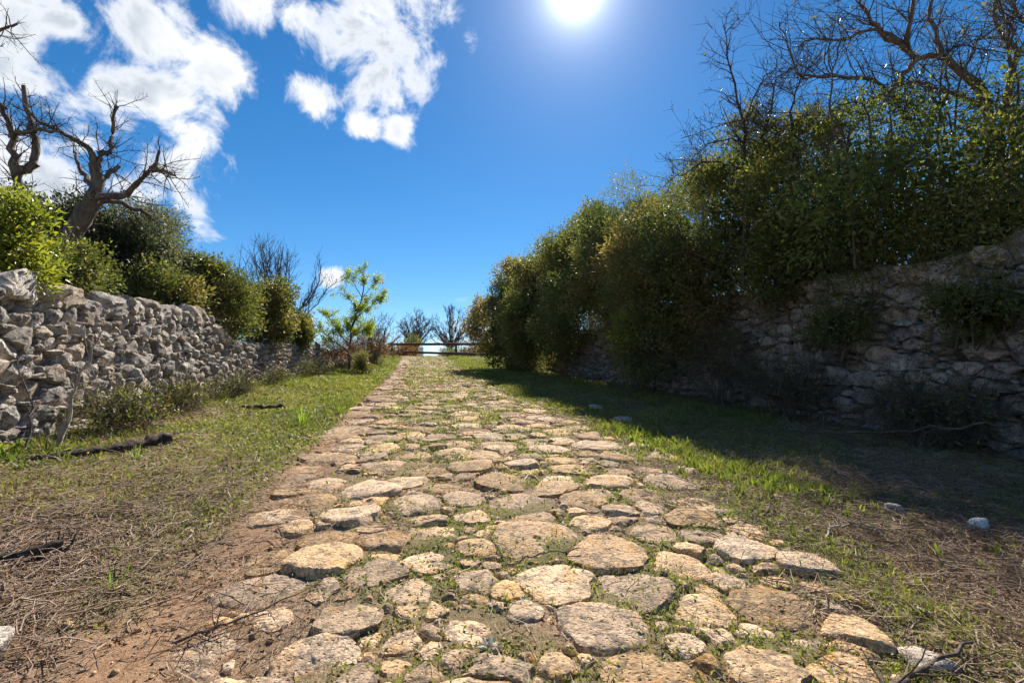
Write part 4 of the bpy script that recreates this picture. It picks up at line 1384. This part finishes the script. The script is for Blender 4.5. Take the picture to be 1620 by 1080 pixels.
# straw and dry stalks
x, y = scatter(140000, 1.1, 30, -4.6, 6.6, grng)
dry = np.clip(1.05 - green_mask(x, y) * 0.70 - bare_mask(x, y) * 1.1, 0.04, 1)
pa = (x > path_l(y) + 0.15) & (x < path_r(y) - 0.25)
dry = np.where(pa, dry * np.where(on_stone(x, y), 0.05, 0.34), dry)
k = in_view(x, y) & (grng.random(len(x)) < dry)
x, y = x[k], y[k]
n = len(x)
sc = np.clip((y / 3.5) ** 0.55, 0.8, 3.0)
az_ = grng.uniform(0, 2 * np.pi, n)
ln = grng.uniform(0.04, 0.19, n) * sc ** 0.6
K = 3
P = np.empty((n, K, 3))
P[:, 0] = np.stack([x, y, np.zeros(n)], -1)
bend = grng.normal(0, 0.4, n)
for q in range(1, K):
    aa = az_ + bend * q
    P[:, q] = P[:, q - 1] + np.stack([np.cos(aa), np.sin(aa), 0 * aa], -1) * (ln / (K - 1))[:, None]
P[:, :, 2] = gz(P[:, :, 0].ravel(), P[:, :, 1].ravel()).reshape(n, K) + grng.uniform(0.002, 0.03, n)[:, None] + np.linspace(0, 1, K)[None] * (grng.normal(0.03, 0.16, n) * ln)[:, None]
sdv = norm(np.stack([-np.sin(az_), np.cos(az_), grng.normal(0, 0.8, n)], -1))
wdt = (grng.uniform(0.0014, 0.0032, n) * sc)[:, None, None] * np.array([1.0, 0.9, 0.45])[None, :, None]
V = np.stack([P - sdv[:, None] * wdt, P + sdv[:, None] * wdt], 2).reshape(-1, 3)
ii = np.arange(n * K * 2).reshape(n, K, 2)
F = np.stack([ii[:, :-1, 0], ii[:, :-1, 1], ii[:, 1:, 1], ii[:, 1:, 0]], -1).reshape(-1, 4)
a = np.clip(0.45 + 0.35 * fbm2(x, y, 0.8, 3, 54) + grng.normal(0, 0.24, n), 0, 1)
add('dry_straw', mk_mesh('dry_straw', V, [F], {'rnd': np.repeat(a, K * 2)}), M_straw, label='dead straw and dry stalks littering the verges', cat='straw', kind='stuff')

# dead leaves and chips
x, y = scatter(90000, 1.1, 18, -4.6, 6.6, grng)
k = in_view(x, y) & (grng.random(len(x)) < np.clip(0.8 - green_mask(x, y) * 0.5 - bare_mask(x, y) * 0.8, 0.05, 1)) & ~on_stone(x, y)
x, y = x[k], y[k]
n = len(x)
sc = np.clip((y / 3.5) ** 0.55, 0.8, 2.5)
C = np.stack([x, y, gz(x, y) + grng.uniform(0.0, 0.012, n)], -1)
Dl = norm(np.concatenate([grng.normal(size=(n, 2)), grng.normal(0.1, 0.3, (n, 1))], 1))
L = grng.uniform(0.010, 0.035, n) * sc
V, F = leaves(C, Dl, L, L * grng.uniform(0.3, 0.6, n), grng)
add('leaf_litter', mk_mesh('leaf_litter', V, [F], {'rnd': np.repeat(grng.random(n), 4)}), M_deadleaf, label='brown leaf litter and bark chips on the bare earth', cat='litter', kind='stuff')

# brush cuttings: thin sticks on both near verges
n = 6200
m1 = int(n * 0.52)
x = np.concatenate([grng.normal(3.3, 0.9, m1), grng.normal(-2.3, 0.6, n - m1)])
y = np.concatenate([grng.uniform(1.1, 4.6, m1), grng.normal(3.1, 0.8, n - m1)])
k = (((x > 1.75) & (x < 6.2)) | ((x < -1.15) & (x > -4.3))) & (y > 0.9)
x, y = x[k], y[k]
n = len(x)
az_ = grng.normal(0.5, 0.9, n) + (grng.random(n) < 0.3) * 1.6
ln = grng.lognormal(math.log(0.17), 0.5, n).clip(0.06, 0.6)
P = np.empty((n, 5, 3))
P[:, 0] = np.stack([x, y, 0 * x], -1)
aa = az_.copy()
for q in range(1, 5):
    aa = aa + grng.normal(0, 0.28, n)
    P[:, q] = P[:, q - 1] + np.stack([np.cos(aa), np.sin(aa), 0 * aa], -1) * (ln / 4)[:, None]
P[:, :, 2] = gz(P[:, :, 0].ravel(), P[:, :, 1].ravel()).reshape(n, 5) + (grng.random(n) ** 2 * 0.05)[:, None] + 0.004 + grng.normal(0, 0.006, (n, 5))
V, F = tubes(P, (grng.uniform(0.0014, 0.0045, n))[:, None] * np.linspace(1.1, 0.5, 5)[None], 3)
add('brush_cuttings', mk_mesh('brush_cuttings', V, [F], {'rnd': np.full(len(V), 0.5)}), M_cut, label='thin cut twigs scattered over the near verges', cat='twigs', kind='stuff')

# pebbles and grit on the track
n = 6500
x, y = scatter(n, 1.2, 22, -1.5, 2.9, grng)
k = in_view(x, y) & ~on_stone(x, y)
x, y = x[k], y[k]
n = len(x)
Vi, Fi = ICO[1]
rad = grng.lognormal(math.log(0.0075), 0.6, n).clip(0.003, 0.038) * np.clip(y / 4, 0.8, 2)
sh = grng.uniform(0.6, 1.3, (n, 1, 3)) * np.array([1, 1, 0.7])
V = Vi[None] * rad[:, None, None] * sh * (1 + 0.22 * grng.normal(size=(n, len(Vi), 1)))
V = V + np.stack([x, y, gz(x, y) + rad * 0.25], -1)[:, None]
F = (Fi[None] + (np.arange(n) * len(Vi))[:, None, None]).reshape(-1, 3)
add('pebbles', mk_mesh('pebbles', V.reshape(-1, 3), [F], {'rnd': np.repeat(grng.random(n), len(Vi))}), M_path, label='loose pebbles and grit between the paving stones', cat='pebbles', kind='stuff')


# ------------------------------------------------------------------ single things on the ground
def limb_thing(name, label, pts, r0, r1, mat, seed, cat='branch', sides=9, K=18, jit=0.012, twigs=0, rough=0.14, tl=(0.1, 0.3), group=None):
    rg = np.random.default_rng(seed)
    pts = [(p[0], p[1], g1(p[0], p[1]) + p[2]) for p in pts]
    q, r = smooth_line(pts, (r0, r1), K, rg, jit)
    r = r * (1 + rg.normal(0, 0.10, K))
    r[0] *= 0.3
    r[-1] *= 0.3
    V, F = tubes(q[None], r[None], sides)
    V = V + rough * np.repeat(r, sides)[:, None] * rg.normal(size=V.shape)
    g = Geo()
    g.add(V, F, 0.5)
    root = add(name, g.mesh(name), mat, label=label, cat=cat, group=group)
    if twigs:
        P2, R2 = grow(q[None], np.minimum(r[None], 0.012), twigs, rg, tl, (25, 70), 5, 0.1, 0.2, 0.1, 0.5, 0.002)
        V, F = tubes(P2, R2, 4)
        g2 = Geo()
        g2.add(V, F, 0.5)
        add('twigs', g2.mesh('twigs'), mat, root, kind='stuff')
    return root


limb_thing('fallen_log', 'dark fallen log lying in the grass at the left', [(-3.75, 5.45, 0.01), (-3.4, 5.78, 0.03), (-3.1, 6.1, 0.04), (-2.85, 6.5, 0.07)], 0.028, 0.075, M_char, 1, 'log', 14, 30, 0.008, 8)
limb_thing('rotten_branch', 'rotten dark branch in the grass farther up the left verge', [(-3.25, 9.9, 0.02), (-2.9, 9.75, 0.04), (-2.4, 9.72, 0.06)], 0.035, 0.05, M_char, 2, 'branch', 10, 16, 0.012, 8)
limb_thing('fallen_branch', 'thin crooked branch at the bottom right corner', [(1.35, 1.42, 0.02), (1.62, 1.46, 0.05), (1.85, 1.56, 0.03), (2.2, 1.62, 0.04)], 0.016, 0.007, M_twig, 3, 'branch', 8, 18, 0.008, 6)
limb_thing('fallen_branch', 'short dark twig across the middle of the near paving', [(0.45, 2.62, 0.03), (0.7, 2.72, 0.05), (0.95, 2.74, 0.05)], 0.005, 0.003, M_twig, 4, 'branch', 6, 14, 0.006, 3)
limb_thing('fallen_branch', 'brushy dark twig beside the track at the lower left', [(-0.95, 2.25, 0.02), (-0.75, 2.34, 0.03), (-0.5, 2.52, 0.04)], 0.007, 0.003, M_twig, 5, 'branch', 6, 14, 0.006, 14, tl=(0.06, 0.16))
limb_thing('fallen_branch', 'long brown bramble stem leaning on the shaded wall foot', [(6.2, 4.0, 0.45), (5.9, 4.6, 0.30), (5.6, 5.4, 0.12), (5.3, 6.2, 0.05)], 0.014, 0.006, M_twig, 6, 'branch', 7, 18, 0.02, 10)
limb_thing('fallen_branch', 'pale bent stick in the cuttings right of the track', [(2.5, 2.65, 0.03), (2.75, 2.8, 0.05), (3.0, 2.72, 0.03)], 0.008, 0.005, M_pale, 7, 'branch', 6, 14, 0.01, 5)
# dead upright sapling in front of the sunlit wall
limb_thing('dead_sapling', 'pale dead bare sapling standing before the sunlit wall', [(-3.8, 6.2, -0.05), (-3.79, 6.25, 0.35), (-3.74, 6.3, 0.7), (-3.62, 6.3, 1.05), (-3.55, 6.35, 1.35)], 0.026, 0.006, M_pale, 8, 'sapling', 7, 20, 0.012, 26, tl=(0.15, 0.6))
limb_thing('withered_sapling', 'dry leaning stem left of the pale dead sapling', [(-4.0, 6.0, 0.0), (-4.1, 6.2, 0.4), (-4.3, 6.3, 0.8), (-4.35, 6.3, 1.0)], 0.012, 0.004, M_twig, 9, 'sapling', 6, 16, 0.012, 20, tl=(0.15, 0.5))
# splintered stump
rg = np.random.default_rng(9)
zs = g1(-2.0, 3.3)
n = 16
P = np.empty((n, 4, 3))
b0 = np.array([-2.0, 3.3, zs]) + rg.normal(0, 0.035, (n, 3)) * np.array([1, 1, 0])
dd = norm(rg.normal(0, 0.25, (n, 3)) + np.array([0.1, 0, 1]))
for q in range(4):
    P[:, q] = b0 + dd * (q / 3 * rg.uniform(0.06, 0.16, n))[:, None] - np.array([0, 0, 0.02])
V, F = tubes(P, rg.uniform(0.004, 0.012, n)[:, None] * np.array([[1.3, 1.1, 0.7, 0.1]]), 6)
g = Geo()
g.add(V, F, 0.5)
q, r = smooth_line([(-2.35, 3.12, zs + 0.01), (-2.15, 3.2, zs + 0.03), (-1.98, 3.3, zs + 0.05)], (0.018, 0.03), 10, rg, 0.006)
V, F = tubes(q[None], r[None], 8)
g.add(V, F, 0.5)
add('splintered_stump', g.mesh('splintered_stump'), M_char, label='small dark splintered stump in the brown mulch', cat='stump')


def rock(name, label, x, y, size, mat, seed, cat='stone', sink=0.3, group=None, sub=3):
    rg = np.random.default_rng(seed)
    Vi, F = ICO[sub]
    size = np.array(size)
    N = norm(np.vstack([np.eye(3), -np.eye(3), rg.normal(size=(7, 3))]) + rg.normal(0, 0.12, (13, 3)))
    d = np.abs(N) @ size * np.concatenate([np.ones(6), rg.uniform(0.62, 0.85, 7)])
    dirs = norm(Vi * size)
    r = ((np.maximum(dirs @ N.T, 0) / d) ** 12).sum(1) ** (-1 / 12)
    V = dirs * r[:, None]
    V = V + dirs * (fbm(V * (1.2 / size.max()) + seed, 4, seed) * size.min() * 0.3)[:, None]
    a = rg.uniform(0, 3)
    V[:, :2] = V[:, :2] @ np.array([[math.cos(a), -math.sin(a)], [math.sin(a), math.cos(a)]])
    me = mk_mesh(name, V, [F], {'rnd': np.full(len(V), rg.random())})
    return add(name, me, mat, label=label, cat=cat, group=group, loc=(x, y, g1(x, y) + size[2] * (1 - 2 * sink)))


rock('white_stone', 'rounded white stone in the shade right of the track', 3.45, 3.02, (0.055, 0.045, 0.04), M_white, 1, sink=0.2)
rock('white_stone', 'flat white stone nearer the right edge in the shade', 3.72, 2.68, (0.05, 0.035, 0.028), M_white, 2, sink=0.2)
rock('pale_rock', 'pale weathered rock at the bottom left corner', -1.72, 2.30, (0.17, 0.10, 0.06), M_wall, 3, cat='rock', sink=0.35, sub=4)
rock('pale_slab', 'flat grey slab half buried in twigs at the lower right', 1.98, 1.62, (0.09, 0.06, 0.02), M_wall, 4, sink=0.3)
rock('verge_stone', 'grey stone in the shaded grass at the right track edge', 3.35, 7.6, (0.16, 0.12, 0.07), M_wall, 5, sink=0.4)
rock('verge_stone', 'small stone on the verge beneath the evergreen row', 3.6, 9.4, (0.12, 0.10, 0.05), M_wall, 6, sink=0.4)


def rosette(name, label, x, y, n, L, W, mat, seed, cat='plant', up=(0.2, 1.2), group=None, base=0.02):
    rg = np.random.default_rng(seed)
    z = g1(x, y)
    az_ = rg.uniform(0, 6.28, n)
    el = rg.uniform(up[0], up[1], n)
    D_ = np.stack([np.cos(az_) * np.cos(el), np.sin(az_) * np.cos(el), np.sin(el)], -1)
    ln = L * rg.uniform(0.6, 1.15, n)
    B = np.array([x, y, z]) + np.stack([np.cos(az_), np.sin(az_), 0 * az_], -1) * (base * rg.random(n))[:, None]
    K = 6
    t = np.linspace(0, 1, K)
    P = B[:, None] + D_[:, None] * (ln[:, None] * t[None])[:, :, None]
    P[:, :, 2] -= (t ** 2)[None] * (ln * rg.uniform(0.05, 0.4, n) * np.cos(el))[:, None]
    sd = norm(np.cross(D_, np.array([0, 0, 1.0])))
    nr = np.cross(sd, D_)
    wprof = np.array([0.45, 0.8, 1.0, 0.9, 0.6, 0.03])
    ww = W * rg.uniform(0.7, 1.2, n)
    off = sd[:, None] * (ww[:, None] * wprof[None])[:, :, None] * 0.5
    V = np.stack([P - off, P - nr[:, None] * (ww[:, None] * wprof[None] * 0.18)[:, :, None], P + off], 2)
    i = np.arange(n * K * 3).reshape(n, K, 3)
    F = np.concatenate([np.stack([i[:, :-1, j], i[:, :-1, j + 1], i[:, 1:, j + 1], i[:, 1:, j]], -1).reshape(-1, 4) for j in (0, 1)])
    me = mk_mesh(name, V.reshape(-1, 3), [F], {'rnd': np.repeat(np.clip(0.5 + 0.25 * rg.normal(size=n), 0, 1), K * 3)})
    return add(name, me, mat, label=label, cat=cat, group=group)


rosette('silver_rosette', 'small silvery rosette plant between the near paving stones', 0.30, 1.97, 22, 0.055, 0.012, M_silver, 1, up=(0.1, 1.0))
rosette('silver_rosette', 'second smaller silvery rosette just beyond the first', 0.50, 2.27, 16, 0.045, 0.010, M_silver, 2, up=(0.1, 1.0))
rosette('blade_tuft', 'tall tuft of green blades in the grass left of the track', -1.72, 8.0, 26, 0.34, 0.012, M_fresh, 3, 'tuft', (0.9, 1.5), base=0.05)
rosette('blade_tuft', 'slim tuft of green blades close to the track edge', -1.35, 9.0, 16, 0.28, 0.012, M_fresh, 4, 'tuft', (0.9, 1.5), base=0.04)
rosette('blade_tuft', 'green blade tuft beside the dark fallen log', -2.75, 5.55, 14, 0.17, 0.010, M_fresh, 5, 'tuft', (0.8, 1.5), base=0.04)
rosette('blade_tuft', 'thin blade tuft in the brown mulch near the stump', -1.5, 2.9, 18, 0.13, 0.007, M_fresh, 6, 'tuft', (0.4, 1.4), base=0.05)
def weed_patch(label, x, y, rx, ry, n, L, seed):
    rg = np.random.default_rng(seed)
    px = x + rg.normal(0, rx * 0.5, n)
    py = y + rg.normal(0, ry * 0.5, n)
    m = 7
    az_ = rg.uniform(0, 6.28, (n, m))
    el = rg.uniform(0.5, 1.45, (n, m))
    D_ = np.stack([np.cos(az_) * np.cos(el), np.sin(az_) * np.cos(el), np.sin(el)], -1).reshape(-1, 3)
    B = np.repeat(np.stack([px, py, gz(px, py)], -1), m, 0) + rg.normal(0, 0.012, (n * m, 3)) * np.array([1, 1, 0.4])
    ln = np.repeat(L * rg.uniform(0.5, 1.2, n), m) * rg.uniform(0.6, 1.15, n * m)
    V, F = leaves(B, D_, ln, ln * rg.uniform(0.14, 0.26, n * m), rg, fold=0.3)
    a = np.clip(np.repeat(rg.normal(0.5, 0.2, n), m) + rg.normal(0, 0.12, n * m), 0, 1)
    add('weed_patch', mk_mesh('weed_patch', V, [F], {'rnd': np.repeat(a, 4)}), M_weed, label=label, cat='weeds', kind='stuff')


weed_patch('nearer patch of leafy bright green weeds at the shadow edge', 3.1, 4.1, 0.55, 0.9, 170, 0.10, 61)
weed_patch('farther patch of leafy bright green weeds where the shadow meets the track', 2.95, 6.3, 0.45, 1.3, 170, 0.11, 62)
weed_patch('green weeds on the verge beneath the evergreen row', 3.3, 9.2, 0.6, 1.8, 110, 0.10, 63)
weed_patch('broad leaved green weeds beside the sunlit wall', -3.85, 5.75, 0.6, 0.8, 60, 0.12, 64)
weed_patch('scattered green sprouts among the cut twigs at the lower right', 2.9, 2.4, 1.0, 1.0, 50, 0.06, 65)
for i, (x, y, lab) in enumerate([(-4.1, 6.05, 'small purple flower low in the weeds at the left edge'), (-3.75, 7.2, 'small purple flower above the bramble at the wall foot')]):
    o = rosette('purple_flower', lab, x, y, 9, 0.028, 0.016, M_purple, 120 + i, 'flower', (0.1, 0.9))
    o.location.z += 0.24
    g = Geo()
    z0 = g1(x, y)
    V, F = tubes(np.array([[(x, y, z0 - 0.26), (x + 0.01, y, z0 - 0.12), (x, y, z0)]]), np.array([[0.002, 0.002, 0.0015]]), 4)
    g.add(V, F, 0.4)
    s = bpy.data.objects.new('flower_stalk', g.mesh('flower_stalk'))
    COL.objects.link(s)
    s.data.materials.append(M_grass)
    s.parent = o
